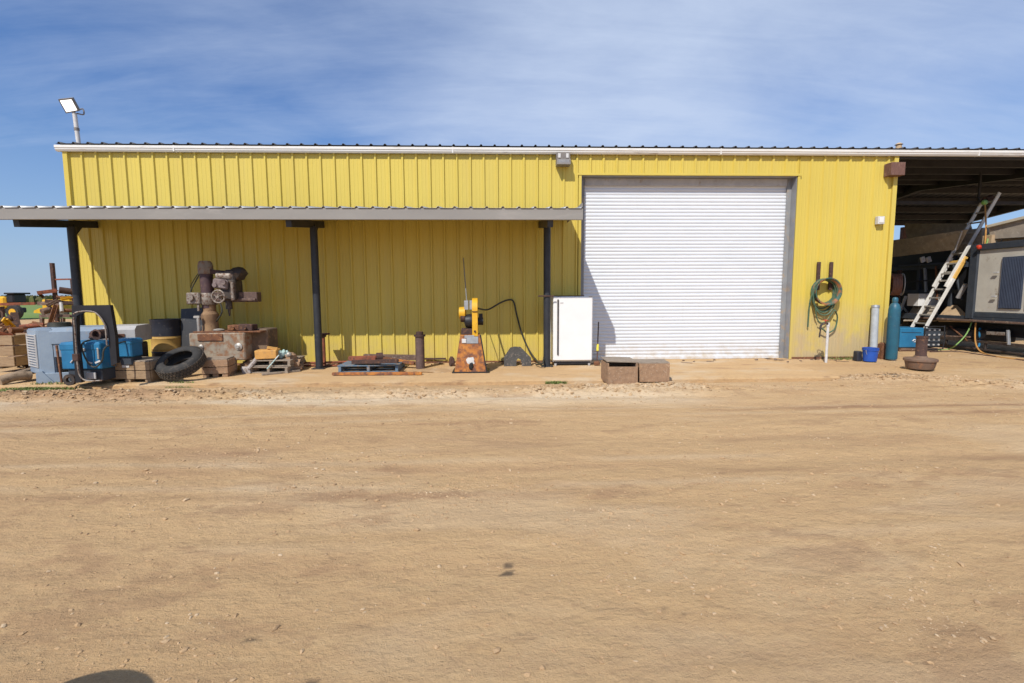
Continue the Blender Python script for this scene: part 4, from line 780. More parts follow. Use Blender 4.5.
for i, (px, py, s_) in enumerate(((291, 357, .13), (294, 362, .13), (289, 364, .12), (296, 368, .12), (288, 370, .10), (298, 373, .09))): q = P(px, py, c.y-.05); mb.blob((q.x, q.y, max(q.z, .06)), s_, (1, 1, .8), .4, 2, i+11)
solo('brown_sack_heap', mb, 'wood_brown', (P(292, 372, c.y).x, c.y-.05, 0), 'lumpy brown sacks slumped at right of the junk pallets', 'sacks')
q = P(289.5, 354.5, c.y-.2); mb = MB(); mb.lathe(q-Vector((.03, 0, .02)), q+Vector((.1, -.1, .1)), [(.02, 0), (.05, .01), (.05, .07), (.02, .09)], 14); solo('small_can', mb, 'iron_pale', q-Vector((0, 0, .05)), 'small shiny can on top of the brown sacks', 'can')
# timber edge strip
A, B = G(262, 375.5), G(300, 371.5); mb = MB(); mb.bar(A+Vector((0, 0, .02)), B+Vector((0, 0, .02)), .06, .04); solo('timber_strip', mb, 'wood_grey', (A+B)/2, 'thin grey board lying before the small junk pallets', 'board')
# ------------------------------------------------------------------ welding generator (faded blue-grey)
C0 = G(41, 383); TT = Matrix.Translation(C0) @ Matrix.Rotation(R(17), 4, 'Z'); LG = 1.52
T = thing('engine_generator', C0+Vector((1, .6, 0)), 'faded blue-grey engine welder with long hood at the left canopy post', 'generator')
HT = .99
mb = MB(TT); mb.slab([(0, 0, .15), (.24, 0, .15), (.24, .8, .15), (-.34, .8, .15), (-.34, .42, .15)], (0, 0, HT-.15))
bmesh.ops.bevel(mb.bm, geom=mb.bm.edges[:], offset=.02, segments=2, affect='EDGES'); fe = mb.build('radiator_end', 'bluegrey', T)
ca0, ca1 = Vector((-.31, .385, 0)), Vector((-.02, .025, 0)); cn = Vector((-.78, -.63, 0)); mb = MB(TT)
mb.bar(ca0+cn*.012+Vector((0, 0, .28)), ca0+cn*.012+Vector((0, 0, .9)), .03, .02).bar(ca1+cn*.012+Vector((0, 0, .28)), ca1+cn*.012+Vector((0, 0, .9)), .03, .02)
for i in range(13): z = .30+i*.048; mb.bar(ca0+cn*.015+Vector((0, 0, z)), ca1+cn*.015+Vector((0, 0, z)), .022, .02, 0)
mb.build('grille', 'palegrey', fe)
mb = MB(TT); mb.slab([(.2, -.03, .72), (.2, -.03, HT-.05), (.2, .08, HT+.025), (.2, .74, HT+.025), (.2, .84, HT-.05), (.2, .84, .72)], (.8, 0, 0)); mb.build('hood', 'bluegrey', T)
mb = MB(TT); mb.slab([(1.003, -.03, .70), (1.003, -.03, HT-.04), (1.003, .08, HT+.03), (1.003, .74, HT+.03), (1.003, .84, HT-.04), (1.003, .84, .70)], (LG-1.0, 0, 0)); mb.build('rear_hood', 'palegrey', T)
mb = MB(TT); mb.box((1.0, .42, .42), (1.0, .5, .5), bev=.02); mb.build('engine_block', 'black', T)
mb = MB(TT); mb.box((.31, .0, .62), (.15, .02, .30)); mb.build('side_panel', 'bluegrey', T)
mb = MB(TT); mb.box((LG/2, .0, .09), (LG+.1, .07, .18)).box((LG/2, .8, .09), (LG+.1, .07, .18)).slab([(-.05, -.05, 0), (.22, -.05, 0), (.05, -.05, .22), (-.02, -.05, .22)], (0, .1, 0)); mb.build('skid_base', 'bluegrey', T)
q = P(99, 334.5, -2.3); mb = MB(); mb.lathe((q.x, q.y+.3, q.z), (q.x-.05, q.y-.1, q.z), [(.09, 0), (.09, .3), (.10, .32), (.07, .33), (.06, .25)], 18).blob((q.x-.14, q.y+.1, q.z-.02), .10, (1.2, .6, .9), .35, 2, 6); mb.build('exhaust', 'rust_dark', T)
mb = MB(TT); mb.cyl((.66, .03, .25), (.66, .03, .66), .025, seg=10).cyl((.56, .06, .2), (.56, .06, .36), .05, seg=12).tube([(.8, .05, .66), (.74, .02, .5), (.85, .04, .3)], .02, 6).box((.95, .06, .45), (.2, .1, .25)); mb.build('engine_fittings', 'scrap_mix', T)
mb = MB(TT); mb.box((1.3, -.04, .84), (.12, .012, .07)); mb.build('hood_plate', 'rust', T)
# blue welders
def welder(name, px0, px1, ptop, pbot, Yf, dp, label, mid=False):
    x0, x1 = P(px0, (ptop+pbot)/2, Yf).x, P(px1, (ptop+pbot)/2, Yf).x; z1, z0 = P(px0, ptop, Yf).z, P(px0, pbot, Yf).z
    T = thing(name, ((x0+x1)/2, Yf+dp/2, 0), label, 'welder', 'blue welding machines'); z0 = max(z0, .02)
    hb = (z1-z0)
    mb = MB(); mb.box(((x0+x1)/2, Yf+dp/2, z0+hb*.32+hb*.34), (x1-x0, dp, hb*.68), bev=.02); body = mb.build('body', 'blue', T)
    mb = MB(); mb.box(((x0+x1)/2, Yf+dp/2, z1-hb*.115), (x1-x0+.02, dp+.02, hb*.17), bev=.015); mb.build('lid', 'blue', T)
    mb = MB(); mb.box(((x0+x1)/2+.02, Yf+dp/2+.02, z0+hb*.17), (x1-x0-.1, dp-.04, hb*.3), bev=.01); mb.build('undercarriage', 'slate', T)
    mb = MB(); mb.bar((x0-.01, Yf-.01, z0), (x0-.04, Yf-.01, z1-.05), .03, .03); mb.build('side_rail', 'rust', T)
    return T, x0, x1, z0, z1
T, x0, x1, z0, z1 = welder('welding_machine', 61, 101, 342.5, 382.5, -2.62, .55, 'blue welding machine standing behind the black arched frame')
mb = MB(); cxw = x0+.28; zc = z0+(z1-z0)*.47
mb.tube([(cxw-.1, -2.635, zc+.02), (cxw-.04, -2.635, zc+.07), (cxw+.02, -2.635, zc+.0), (cxw+.08, -2.635, zc+.05)], .012, 6).box((cxw+.22, -2.633, zc+.02), (.10, .006, .025), (0, .3, 0), bev=0).box((cxw+.36, -2.633, zc+.03), (.10, .006, .03), (0, -.4, 0), bev=0); mb.build('emblem', 'white_pipe', T)
mb = MB(); mb.box((x1-.17, -2.645, z0+.12), (.17, .02, .12)); mb.build('data_plate', 'palegrey', T)
mb = MB(); q = P(68.5, 378, -2.7); mb.lathe((q.x, -2.70, .13), (q.x, -2.5, .13), [(.05, 0), (.10, 0), (.10, .06), (.05, .06)], 20, closed=True); mb.build('caster', 'iron_dark', T)
mb = MB(); mb.box((x0+.42, -2.635, z1-.13), (.05, .02, .05)).box((x1-.03, -2.63, z1-.2), (.03, .02, .2)); mb.build('latch', 'iron_pale', T)
welder('welding_machine', 114, 131.5, 339, 366, -2.36, .3, 'smaller blue welding machine right of the black arched frame')
# black arched frame
yf = -2.80
T = thing('cab_frame', (P(95, 380, yf).x, yf, 0), 'black arched steel cab frame standing upright before blue welders', 'steel frame')
q = lambda px, py: P(px, py, yf)
outer = [q(71.5, 305.5), q(110, 305), q(115, 335), q(117, 363), q(111, 366), q(109, 343), q(106, 326), q(96, 313), q(83, 312), q(76.5, 316), q(77, 340), q(81.5, 382.5), q(75.5, 383), q(73, 345)]
for i, (p, pt) in enumerate(zip(outer, outer)): pass
mb = MB(); idx = [(0, 1, 6, 7, 8, 9), (1, 2, 5, 6), (2, 3, 4, 5), (0, 9, 10, 13), (13, 10, 11, 12)]
for f in idx: mb.slab([outer[i] for i in f], (0, .07, 0))
bmesh.ops.remove_doubles(mb.bm, verts=mb.bm.verts[:], dist=.0005); mb.build('frame', 'black', T)
mb = MB(); mb.tube([q(76, 314)-Vector((0, .02, 0)), q(79, 312), q(88, 311), q(97, 312.5), q(104, 320), q(107, 328), q(108.5, 345)], .012, 8).tube([q(75.3, 317), q(77, 335), q(79, 362), q(81, 374), q(86, 379.5), q(95, 380.5), q(104, 380)], .012, 8)
for v in mb.bm.verts: v.co.y -= .035
mb.build('bent_tube', 'iron_worn', T)
mb = MB(); a = q(79, 357); mb.box((a.x-.02, yf-.03, a.z), (.1, .06, .12)); mb.build('latch', 'rust_dark', T)
# ------------------------------------------------------------------ far left: crates, log, scrap
def stack_box(px0, px1, p0, p1, Yf, lb):
    x0, x1 = P(px0, p0, Yf).x, P(px1, p0, Yf).x; z1, z0 = P(px1, p0, Yf).z, max(0.02, P(px1, p1, Yf).z)
    T = thing('slatted_crate', ((x0+x1)/2, Yf+.3, z0), lb, 'crate'); n_ = 3
    for i in range(n_):
        hh = (z1-z0)/n_; mb = MB(); mb.box(((x0+x1)/2, Yf, z0+hh*(i+.5)), (x1-x0, .025, hh*.9), bev=.004).box((x1-.012, Yf+.33, z0+hh*(i+.5)), (.025, .6, hh*.9), bev=.004).box(((x0+x1)/2, Yf+.64, z0+hh*(i+.5)), (x1-x0, .025, hh*.9), bev=.004); mb.build('slat', 'wood', T)
    mb = MB(); mb.box(((x0+x1)/2, Yf+.33, z0+.1), (x1-x0-.04, .6, .15)); mb.build('bottom', 'wood_brown', T)
    return (x0+x1)/2, z1
stack_box(-14, 12, 335, 367, -.9, 'tall slatted wooden crate cut off by the left photo edge')
A, B = G(-6, 386), G(31, 381); mb = MB(); mb.tube([A+Vector((0, .1, .07)), A.lerp(B, .5)+Vector((0, .05, .12)), B+Vector((0, 0, .10))], .085, 12, 4).tube([A.lerp(B, .3)+Vector((0, .1, .12)), B+Vector((-.2, .35, .17))], .07, 10, 0)
solo('tree_log', mb, 'bark', (A+B)/2, 'short pale forked log lying left of the generator', 'log')
A, B = G(0, 372), G(22, 368.5); mb = MB(); mb.bar(A+Vector((0, 0, .1)), B+Vector((0, 0, .1)), .10, .06); solo('timber_beam', mb, 'wood_grey', (A+B)/2, 'dark timber beam on ground behind the forked log', 'timber')
# rusty rack and heap
yr = 5.5
T = thing('scrap_rack', (P(56, 330, yr).x, yr, 0), 'rusty post rack with crossbar rising above the scrap heap', 'rack')
mb = MB(); mb.box((P(55.5, 300, yr).x, yr, P(55, 263, yr).z/2), (.10, .10, P(55, 263, yr).z)); mb.build('post', 'rust_dark', T)
mb = MB(); a = P(78, 340, yr); mb.box((a.x, yr, P(78, 280, yr).z/2), (.10, .10, P(78, 280, yr).z)); mb.build('post', 'rust_dark', T)
mb = MB(); mb.bar(P(55, 279.5, yr), P(79, 279, yr), .05, .05); mb.build('crossbar', 'rust_red', T)
mb = MB(); mb.bar(P(38, 303.5, yr-.2), P(84, 303, yr-.2), .08, .12).bar(P(40, 316, yr-.3), P(84, 316, yr-.3), .08, .10).bar(P(42, 318, yr-.3), P(42, 340, yr-.3), .09, .09).bar(P(63, 318, yr-.3), P(63, 340, yr-.3), .09, .09); mb.build('shelf_beam', 'scrap_mix', T)
HG = 'rusty scrap pieces in the heap at far left'
sc_specs = [ # (px,py)->(px,py), Y, r, kind, mat, label
 ((38.5, 293), (58, 290.5), 5.2, .12, 'b', 'rust_red', 'reddish flat beam jutting left from the top of the rack'),
 ((39, 293), (44, 297.5), 5.2, .09, 'b', 'rust_dark', 'bent down end piece below the jutting red beam'),
 ((59, 290), (74, 292), 5.3, .22, 'c', 'rust_dark', 'thick dark pipe lying on top of the rack'),
 ((56, 297), (74, 298.5), 5.0, .10, 'c', 'rust', 'thin rusty pipe under the thick dark pipe on the rack'),
 ((46, 301), (76, 303), 5.0, .10, 'b', 'rust_dark', 'dark beam lying across the rack shelf'),
 ((48, 306), (60, 300), 4.9, .12, 'b', 'scrap_mix', 'grey beam slanting up on the rack shelf'),
 ((50, 328), (57, 305), 4.6, .13, 'b', 'rust', 'brown plate leaning upright against the rack'),
 ((62, 312), (61, 303), 4.7, .10, 'c', 'iron_pale', 'pale steel fitting standing on the rack'),
 ((42, 312), (52, 309), 4.8, .20, 'c', 'scrap_mix', 'grey-brown cylinder lying under the rack shelf'),
 ((60, 310), (76, 311), 4.8, .12, 'c', 'rust', 'rusty tube lying low at the right of the rack'),
 ((20, 327), (44, 325), 3.5, .14, 'c', 'rust_red', 'red rusty pipe lying behind the generator'),
 ((24, 332), (50, 330), 3.2, .15, 'b', 'rust_dark', 'dark brown beam lying behind the generator'),
 ((48, 333), (76, 328), 3.0, .16, 'b', 'scrap_mix', 'grey beam slanting behind the generator hood'),
 ((58, 331), (78, 322), 3.4, .13, 'c', 'rust', 'rusty tube slanting right of the leaning plate'),
 ((-6, 324), (12, 318), 4.0, .2, 'c', 'rust_dark', 'dark bent pipe at left photo edge behind crate'),
 ((8, 338), (22, 344), 1.5, .10, 'b', 'rust_red', 'thin red bar lying between crate and generator'),
 ((12, 352), (24, 338), .6, .12, 'b', 'rust_orange', 'orange rusty bar slanting between crate and generator'),
 ((10, 330), (22, 330), 2.5, .16, 'c', 'rust', 'short brown pipe above the slatted crate'),
 ((12, 362), (24, 352), .2, .16, 'b', 'rust_dark', 'dark sheet edge slanting low beside the generator'),
 ((5, 319), (13, 327), 3.6, .16, 'b', 'yellow_paint', 'small yellow painted bracket in the heap at left edge'),
 ((62, 299), (72, 297.5), 4.6, .10, 'b', 'yellow_paint', 'yellow painted flat bar on the rack near the post'),
 ((10, 346), (22, 341), 1.0, .12, 'c', 'rust_orange', 'orange pipe stub above gap between crate and generator'),
 ((-4, 333), (14, 336), 1.5, .12, 'b', 'rust_red', 'red rusty strip lying on the slatted crate top')]
for p0, p1, yy, r_, kd, mt_, lb in sc_specs:
    A, B = P(*p0, yy), P(*p1, yy+.25); mb = MB()
    if kd == 'c': mb.lathe(A, B, [(r_*.5, 0), (r_*.5, (B-A).length), (r_*.38, (B-A).length), (r_*.38, .05)], 14, closed=False)
    else: mb.bar(A, B, r_, r_*.25, .004).bar(A+Vector((0, -r_*.4, 0)), B+Vector((0, -r_*.4, 0)), r_*.25, r_, .004)
    c_ = (A+B)/2; solo('scrap_beam' if kd == 'b' else 'scrap_pipe', mb, mt_, (c_.x, c_.y, min(A.z, B.z)-r_/2), lb, 'scrap metal', HG)
mb = MB()                                     # tangled low scrap nobody could count
for i in range(170):
    px = random.uniform(-8, 84); yy = random.uniform(2.2, 5.4); x = P(px, 330, yy).x; hh = .55*math.exp(-((yy-3.8)/1.6)**2)+.12
    z = random.uniform(0, 1)**1.4*hh+.05; a = random.uniform(0, 3.14); l_ = random.uniform(.12, .5); dv_ = Vector((math.cos(a), math.sin(a)*.5, random.uniform(-.35, .35)))*l_
    c_ = Vector((x, yy, z+.05))
    if i % 3: mb.bar(c_-dv_, c_+dv_, random.uniform(.03, .12), random.uniform(.02, .06), 0)
    else: mb.tube([c_-dv_, c_+dv_*.2+Vector((0, 0, .05)), c_+dv_], random.uniform(.02, .06), 7, 2)
tag(mb.build('scrap_heap', 'rust'), 'tangled low heap of rusty scrap iron behind the generator', 'scrap heap', kind='stuff')
mb = MB()
for i in range(60):
    px = random.uniform(12, 28); yy = random.uniform(-.8, 1.2); x = P(px, 350, yy).x; z = random.uniform(.05, .55); a = random.uniform(0, 3.14); dv_ = Vector((math.cos(a), math.sin(a)*.5, random.uniform(-.4, .4)))*random.uniform(.1, .3); c_ = Vector((x, yy, z))
    mb.bar(c_-dv_, c_+dv_, random.uniform(.03, .10), random.uniform(.02, .05), 0)
tag(mb.build('scrap_litter', 'rust_dark'), 'dark rusty litter filling the gap between crate and generator', 'scrap litter', kind='stuff')
# leaning mast and bar of the forklift-like tractor
yt = 24.0
def box3(T, name, mt_, p0, p1, Y0, dp, bev=.05, rot=0):
    A, B = P(*p0, Y0), P(*p1, Y0); mb = MB(); mb.box(((A.x+B.x)/2, Y0+dp/2, (A.z+B.z)/2), (abs(B.x-A.x), dp, abs(A.z-B.z)), (0, rot, 0), bev=bev); return mb.build(name, mt_, T)
g_ = G(6, 318.5); T = thing('yellow_tractor', (P(5, 318, yt).x, yt, 0), 'yellow and black tractor parked in the field at left edge', 'tractor')
box3(T, 'hood', 'yellow_paint', (-14, 296.5), (5.5, 309), yt, 1.2, .12)
box3(T, 'cab', 'black', (5, 294), (14, 303), yt+.1, 1.0, .08)
box3(T, 'cab_roof', 'black', (3, 292.6), (13.5, 294.3), yt, 1.3, .04)
box3(T, 'chassis', 'black', (-12, 308), (14, 313), yt+.1, 1.0, .06)
box3(T, 'fuel_tank', 'blue', (5, 311), (13, 314), yt-.1, .4, .08)
for px, r_ in ((-8, .5), (13, .5)):
    q = P(px, 312, yt-.1); mb = MB(); mb.lathe((q.x, yt-.15, r_), (q.x, yt+.2, r_), [(r_*.5, 0), (r_*.85, -.03), (r_, .08), (r_, .3), (r_*.5, .35)], 24); wh = mb.build('wheel', 'rubber', T)
    mb = MB(); mb.cyl((q.x, yt-.17, r_), (q.x, yt-.1, r_), r_*.48, seg=20); mb.build('rim', 'yellow_paint', wh)
A, B = P(14, 313, 7), P(21, 343, 6.6); mb = MB(); mb.bar(A, B, .20, .12); solo('leaning_beam', mb, 'rust_dark', (B.x, B.y, 0), 'wide brown beam leaning left above the scrap near the tractor', 'beam', HG)
A, B = P(-6, 304.5, 6.8), P(35, 303.5, 7.2); mb = MB(); mb.bar(A, B, .09, .10); solo('long_bar', mb, 'rust_red', (A+B)/2-Vector((0, 0, .05)), 'long thin reddish bar held level across the tractor view', 'steel bar', HG)
for px in (2,): 
    q = P(px, 305, 7.0); mb = MB(); mb.box((q.x, 7.0, (q.z-.05)/2), (.09, .09, q.z-.05)); solo('prop_post', mb, 'rust_dark', (q.x, 7.0, 0), 'short dark post propping the long reddish bar', 'post', HG)
yd = 30.0; T = thing('yellow_dozer', (P(50, 314, yd).x, yd, 0), 'small yellow crawler machine with sloping blade beyond the scrap rack', 'bulldozer')
box3(T, 'body', 'yellow_paint', (40.5, 300), (60, 311), yd, 1.4, .12)
box3(T, 'engine_cover', 'yellow_paint', (41, 299.5), (50, 304), yd-.1, 1.5, .08)
A = [P(33.5, 313, yd-.3), P(34, 310.5, yd-.3), P(40, 308, yd-.3), P(42, 310, yd-.3), P(42, 313.3, yd-.3)]; mb = MB(); mb.slab(A, (0, 1.8, 0)); mb.build('blade', 'yellow_paint', T)
box3(T, 'crawler_track', 'track', (42, 309.5), (66, 316.5), yd-.2, .5, .25)
box3(T, 'counterweight', 'yellow_paint', (62, 298), (71, 303), yd, 1.2, .1)
# weeds
def tuft(c, n_, r_, h_, name, lb):
    vs = []; fs = []
    for i in range(n_):
        a = random.uniform(0, 6.28); d = random.uniform(0, 1)**.7*r_; x, y = c.x+d*math.cos(a)*1.6, c.y+d*math.sin(a)*.7; t = random.uniform(0, 6.28); hh = random.uniform(.4, 1)*h_; w_ = random.uniform(.004, .010)
        k_ = len(vs); dx, dy = math.cos(t), math.sin(t); z = height(np.array([x]), np.array([y]))[0] if not (y > -2.4 and x < 6.6) else 0
        vs += [(x-dy*w_, y+dx*w_, z), (x+dy*w_, y-dx*w_, z), (x+dx*hh*.3+dy*w_*.7, y+dy*hh*.3-dx*w_*.7, z+hh*.6), (x+dx*hh*.7, y+dy*hh*.7, z+hh)]; fs += [(k_, k_+1, k_+2), (k_, k_+2, k_+3)]
    mb = MB(); mb.add(vs, fs); o = solo(name, mb, 'grass', (c.x, c.y, 0), lb, 'weeds'); return o
tuft(G(556, 380), 420, .13, .075, 'weed_tuft', 'low green weed tuft growing before the white refrigerator')
tuft(G(45, 386.5), 900, .42, .06, 'weed_tuft', 'thin green grass strip at the slab edge below the generator')
tuft(G(22, 389), 400, .3, .06, 'weed_tuft', 'sparse green grass near the log at left edge')
tuft(G(848, 359), 420, .42, .07, 'weed_tuft', 'dry sparse weeds along the wall foot left of blue bucket')
tuft(G(180, 383.5), 260, .16, .05, 'weed_tuft', 'small green weeds under the truck tyre')
# ------------------------------------------------------------------ right of the wall: bucket, pipe, cylinder
b = G(875, 363); yb = b.y+.16; T = thing('blue_bucket', (b.x, yb, 0), 'blue plastic bucket by the right corner of the wall', 'bucket')
H = P(873, 347.5, yb).z; r1 = .5*(P(881.5, 350, yb).x-P(866, 350, yb).x)/1.18; z0 = .025
mb = MB(); mb.lathe((b.x, yb, z0), (b.x, yb, 1), [(r1*.86, 0), (r1, H-z0-.02), (r1*.95, H-z0-.02), (r1*.82, .05)], 28); bk = mb.build('pail', 'blue_plastic', T)
mb = MB(); mb.lathe((b.x, yb, H-.07), (b.x, yb, 1), [(r1*.98, 0), (r1*1.06, .01), (r1*1.06, .03), (r1*1.02, .035), (r1*1.06, .05), (r1*1.06, .065), (r1*.97, .065)], 28, closed=True); mb.build('rim', 'blue_plastic', T)
mb = MB(); mb.tube([(b.x+r1*math.cos(t), yb-r1*.3-.02, H-.05-.17*math.sin(t)) for t in np.linspace(math.pi, 0, 9)], .005, 5, 2); mb.build('bail', 'iron_pale', T)
mb = MB(); mb.box((b.x-.17, yb+.16, .12), (.12, .16, .24), bev=.02); solo('black_can', mb, 'drum_black', (b.x-.17, yb+.12, 0), 'small black can tucked behind left side of the blue bucket', 'can')
A, B = P(873.5, 349, -.28), P(875.5, 305.5, -.12); r_ = .078
T = thing('grey_tube', A, 'grey tube leaning on the wall behind blue bucket', 'pipe')
mb = MB(); mb.lathe((A.x, A.y, .03), B, [(r_, 0), (r_, (B-Vector((A.x, A.y, .03))).length), (r_*.8, (B-Vector((A.x, A.y, .03))).length), (r_*.8, .1)], 20); mb.build('barrel', 'grey_pipe', T)
mb = MB(); d_ = (B-A).normalized(); mb.lathe(B-d_*.06, B+d_, [(r_*1.0, 0), (r_*1.12, 0), (r_*1.12, .06), (r_*1.0, .06)], 20, closed=True); mb.build('end_collar', 'galv', T)
A, B = G(869.5, 358)+Vector((0, 0, .02)), P(871, 328, -.06); mb = MB(); mb.tube([A, A.lerp(B, .5)+Vector((.02, 0, 0)), B], .012, 6); solo('bent_rod', mb, 'rust_dark', A, 'thin rusty rod leaning left of the grey tube', 'rod')
b = G(888, 360); mb = MB(); mb.slab([(b.x-.1, b.y+.1, 0), (b.x+.16, b.y+.1, 0), (b.x+.10, b.y+.1, .22), (b.x-.02, b.y+.1, .40), (b.x-.08, b.y+.1, .36)], (0, .14, 0)); solo('wood_wedge', mb, 'rust', (b.x, b.y+.1, 0), 'upright brown wood wedge between blue bucket and gas cylinder', 'wood block')
b = G(896.5, 361.5); yb = b.y+.16; T = thing('gas_cylinder', (b.x, yb, 0), 'tall teal gas cylinder standing at the bay entrance', 'gas cylinder')
H = P(896, 301, yb).z; r_ = .118; hs = P(896, 307, yb).z; hb = .035
mb = MB(); mb.lathe((b.x, yb, hb), (b.x, yb, 3), [(r_*.93, 0), (r_, .03), (r_, hs-hb-.06), (r_*.93, hs-hb), (r_*.72, hs-hb+.06), (r_*.42, hs-hb+.10), (r_*.38, hs-hb+.13)], 28); mb.build('shell', 'teal', T)
mb = MB(); mb.lathe((b.x, yb, hs+.10), (b.x, yb, 3), [(r_*.44, 0), (r_*.50, .02), (r_*.50, .09), (r_*.35, .12), (.001, .13)], 20); mb.build('valve_cap', 'teal', T)
mb = MB(); mb.cyl((b.x+.02, yb-.02, 0), (b.x+.02, yb-.02, .05), .06, seg=14); mb.build('foot', 'iron_pale', T)
# blue welder with control panel on a low sled
Yw = G(912, 352).y; x0, x1, x2 = P(900, 340, Yw).x, P(923.5, 340, Yw).x, P(943.5, 340, Yw).x; z1, z0 = P(912, 328, Yw).z, P(912, 347.5, Yw).z
T = thing('power_source', ((x0+x2)/2, Yw+.3, 0), 'bright blue welding power unit with barred control end inside bay', 'welder', 'blue welding machines')
mb = MB(); mb.box(((x0+x1)/2, Yw+.3, (z0+z1)/2), (x1-x0, .6, z1-z0), bev=.015); bd = mb.build('body', 'blue', T)
mb = MB(); mb.box(((x0+x1)/2-.03, Yw-.004, z1-.12), (x1-x0-.1, .006, .012), (0, .03, 0), bev=0); mb.build('seam', 'drum_black', bd)
mb = MB(); cc = Vector(((x0+x1)/2+.12, Yw-.006, (z0+z1)/2-.08))
mb.tube([cc+Vector((-.10, 0, -.01)), cc+Vector((-.05, 0, .035)), cc+Vector((0, 0, .0)), cc+Vector((.05, 0, .03)), cc+Vector((.11, 0, .02))], .014, 6).tube([cc+Vector((-.06, 0, -.03)), cc+Vector((.03, 0, -.025)), cc+Vector((.09, 0, -.01))], .011, 6); mb.build('emblem', 'white_pipe', bd)
mb = MB(); mb.box(((x1+x2)/2, Yw+.33, (z0+z1)/2-.02), (x2-x1-.04, .5, z1-z0-.02)); cp = mb.build('control_end', 'slate', T)
mb = MB()
for i in range(4):
    for j in range(4): mb.box((x1+.08+i*(x2-x1-.14)/3, Yw+.072, z0+.06+j*(z1-z0-.12)/3), (.055, .012, .045), (0, random.uniform(-.3, .3), 0), bev=.003)
mb.build('panel_fittings', 'palegrey', cp)
mb = MB(); zz0 = z0-.04; zz1 = z1+.01
mb.tube([(x1+.02, Yw, zz0), (x1+.02, Yw, zz1), (x1+.05, Yw, zz1+.02), (x2-.05, Yw, zz1+.02), (x2, Yw, zz1-.02), (x2, Yw, zz0), (x1+.02, Yw, zz0-.001)], .016, 7, 2)
for i in range(4): mb.cyl((x1+.02, Yw, zz0+.05+i*.1), (x2, Yw, zz0+.05+i*.1), .008, seg=6)
mb.build('guard_frame', 'black', T)
mb = MB(); mb.box(((x0+x2)/2, Yw+.3, .05), (x2-x0-.15, .5, .08)).box((x0+.3, Yw+.12, z0/2+.02), (.5, .2, z0), bev=.03, jit=.02); mb.build('sled', 'scrap_mix', T)
# rusty dish with pipe stub
b = G(934, 372.5); yb = b.y+.33; T = thing('iron_dish', (b.x, yb, 0), 'rusty round dish base with short dark pipe stub on it', 'machine base')
r1 = .5*(P(949.5, 360, yb).x-P(918.5, 360, yb).x)/1.2; H = P(933, 359.5, yb).z
mb = MB(); mb.lathe((b.x, yb, .03), (b.x, yb, 1), [(r1*.80, 0), (r1*.86, .03), (r1*.96, H-.06), (r1*1.04, H-.05), (r1*1.04, H-.01), (r1*.98, H), (r1*.9, H-.02), (r1*.45, H+.02), (r1*.4, H+.05)], 40); mb.build('dish', mat('brown_dish', (.19, .125, .085), (.13, .08, .06), (.25, .13, .07), 5, .6, .8), T)
r2 = .5*(P(938.5, 345, yb).x-P(929.5, 345, yb).x); zt = P(933, 336, yb).z
mb = MB(); mb.lathe((b.x-.0, yb, H+.02), (b.x, yb, 3), [(r2*1.2, 0), (r2, .05), (r2, zt-H-.06), (r2*1.1, zt-H-.05), (r2*1.1, zt-H-.02), (r2*.7, zt-H-.02), (r2*.65, zt-H-.15)], 24); mb.build('stub', 'rust_dark', T)
# ------------------------------------------------------------------ the ladder
Yl = 1.5; f0 = P(913, 350, Yl); f0.z = 0.03; t0 = P(1003, 193.5, Yl); wv = Vector((0, .43, 0))
T = thing('extension_ladder', (f0.x, Yl+.2, 0), 'long aluminium extension ladder leaning right inside the open bay', 'ladder')
d_ = (t0-f0); Ln = d_.length; dn = d_.normalized(); nrm = dn.cross(Vector((0, 1, 0))).normalized()
def rail(a_, b_, off, wy, mt_, nm): 
    mb = MB(); mb.bar(f0+dn*(Ln*a_)+nrm*off+Vector((0, wy, 0)), f0+dn*(Ln*b_)+nrm*off+Vector((0, wy, 0)), .035, .085, .004, upv=nrm); mb.build(nm, mt_, T)
rail(0, .46, 0, 0, 'alu_pale', 'rail'); rail(.46, .60, 0, 0, 'ladder_yellow', 'rail'); rail(0, .60, 0, .43, 'alu_pale', 'rail')
rail(.40, 1.0, .07, .03, 'alu_pale', 'fly_rail'); rail(.40, .95, .07, .40, 'alu_pale', 'fly_rail')
for i in range(1, 11):
    p = f0+dn*(Ln*.056*i); mb = MB(); mb.bar(p, p+wv, .035, .04); mb.build('rung', 'alu', T)
for i in range(1, 9):
    p = f0+dn*(Ln*(.42+.066*i))+nrm*.07+Vector((0, .03, 0)); mb = MB(); mb.bar(p, p+Vector((0, .37, 0)), .035, .04); mb.build('fly_rung', 'alu', T)
mb = MB(); p = f0+dn*(Ln*.57); mb.bar(p-Vector((0, .03, 0)), p+wv+Vector((0, .03, 0)), .06, .08); mb.build('rung_lock', 'ladder_yellow', T)
mb = MB(); mb.bar((XR+.6, Yl+.62, t0.z-.14), (XR+8, Yl+.62, t0.z-.14), .08, .10); mb.bar((XR+4.2, Yl+.62, t0.z-.14), (XR+4.2, Yl+.62, rz(2)-.2), .05, .05); mb.build('tie_beam', 'purlin', shed)
# coupling hanging by ladder top
q = P(987, 202, Yl+.35); T = thing('hose_coupling', q-Vector((0, 0, .12)), 'tangle of dark fittings with lime green cap at ladder top', 'fittings')
mb = MB(); mb.blob(q+Vector((.05, 0, .05)), .13, (1.2, .8, 1), .4, 2, 21).blob(q+Vector((.22, 0, .06)), .08, (1.3, .8, .8), .4, 2, 22).tube([q+Vector((-.1, 0, .1)), q+Vector((.1, -.05, -.02)), q+Vector((.25, 0, .16))], .025, 7); mb.build('fitting', 'rust_dark', T)
q2 = P(984.5, 202.5, Yl+.25); mb = MB(); mb.blob(q2, .075, (1, 1, 1), .05, 2, 2); mb.build('cap', 'lime', T)
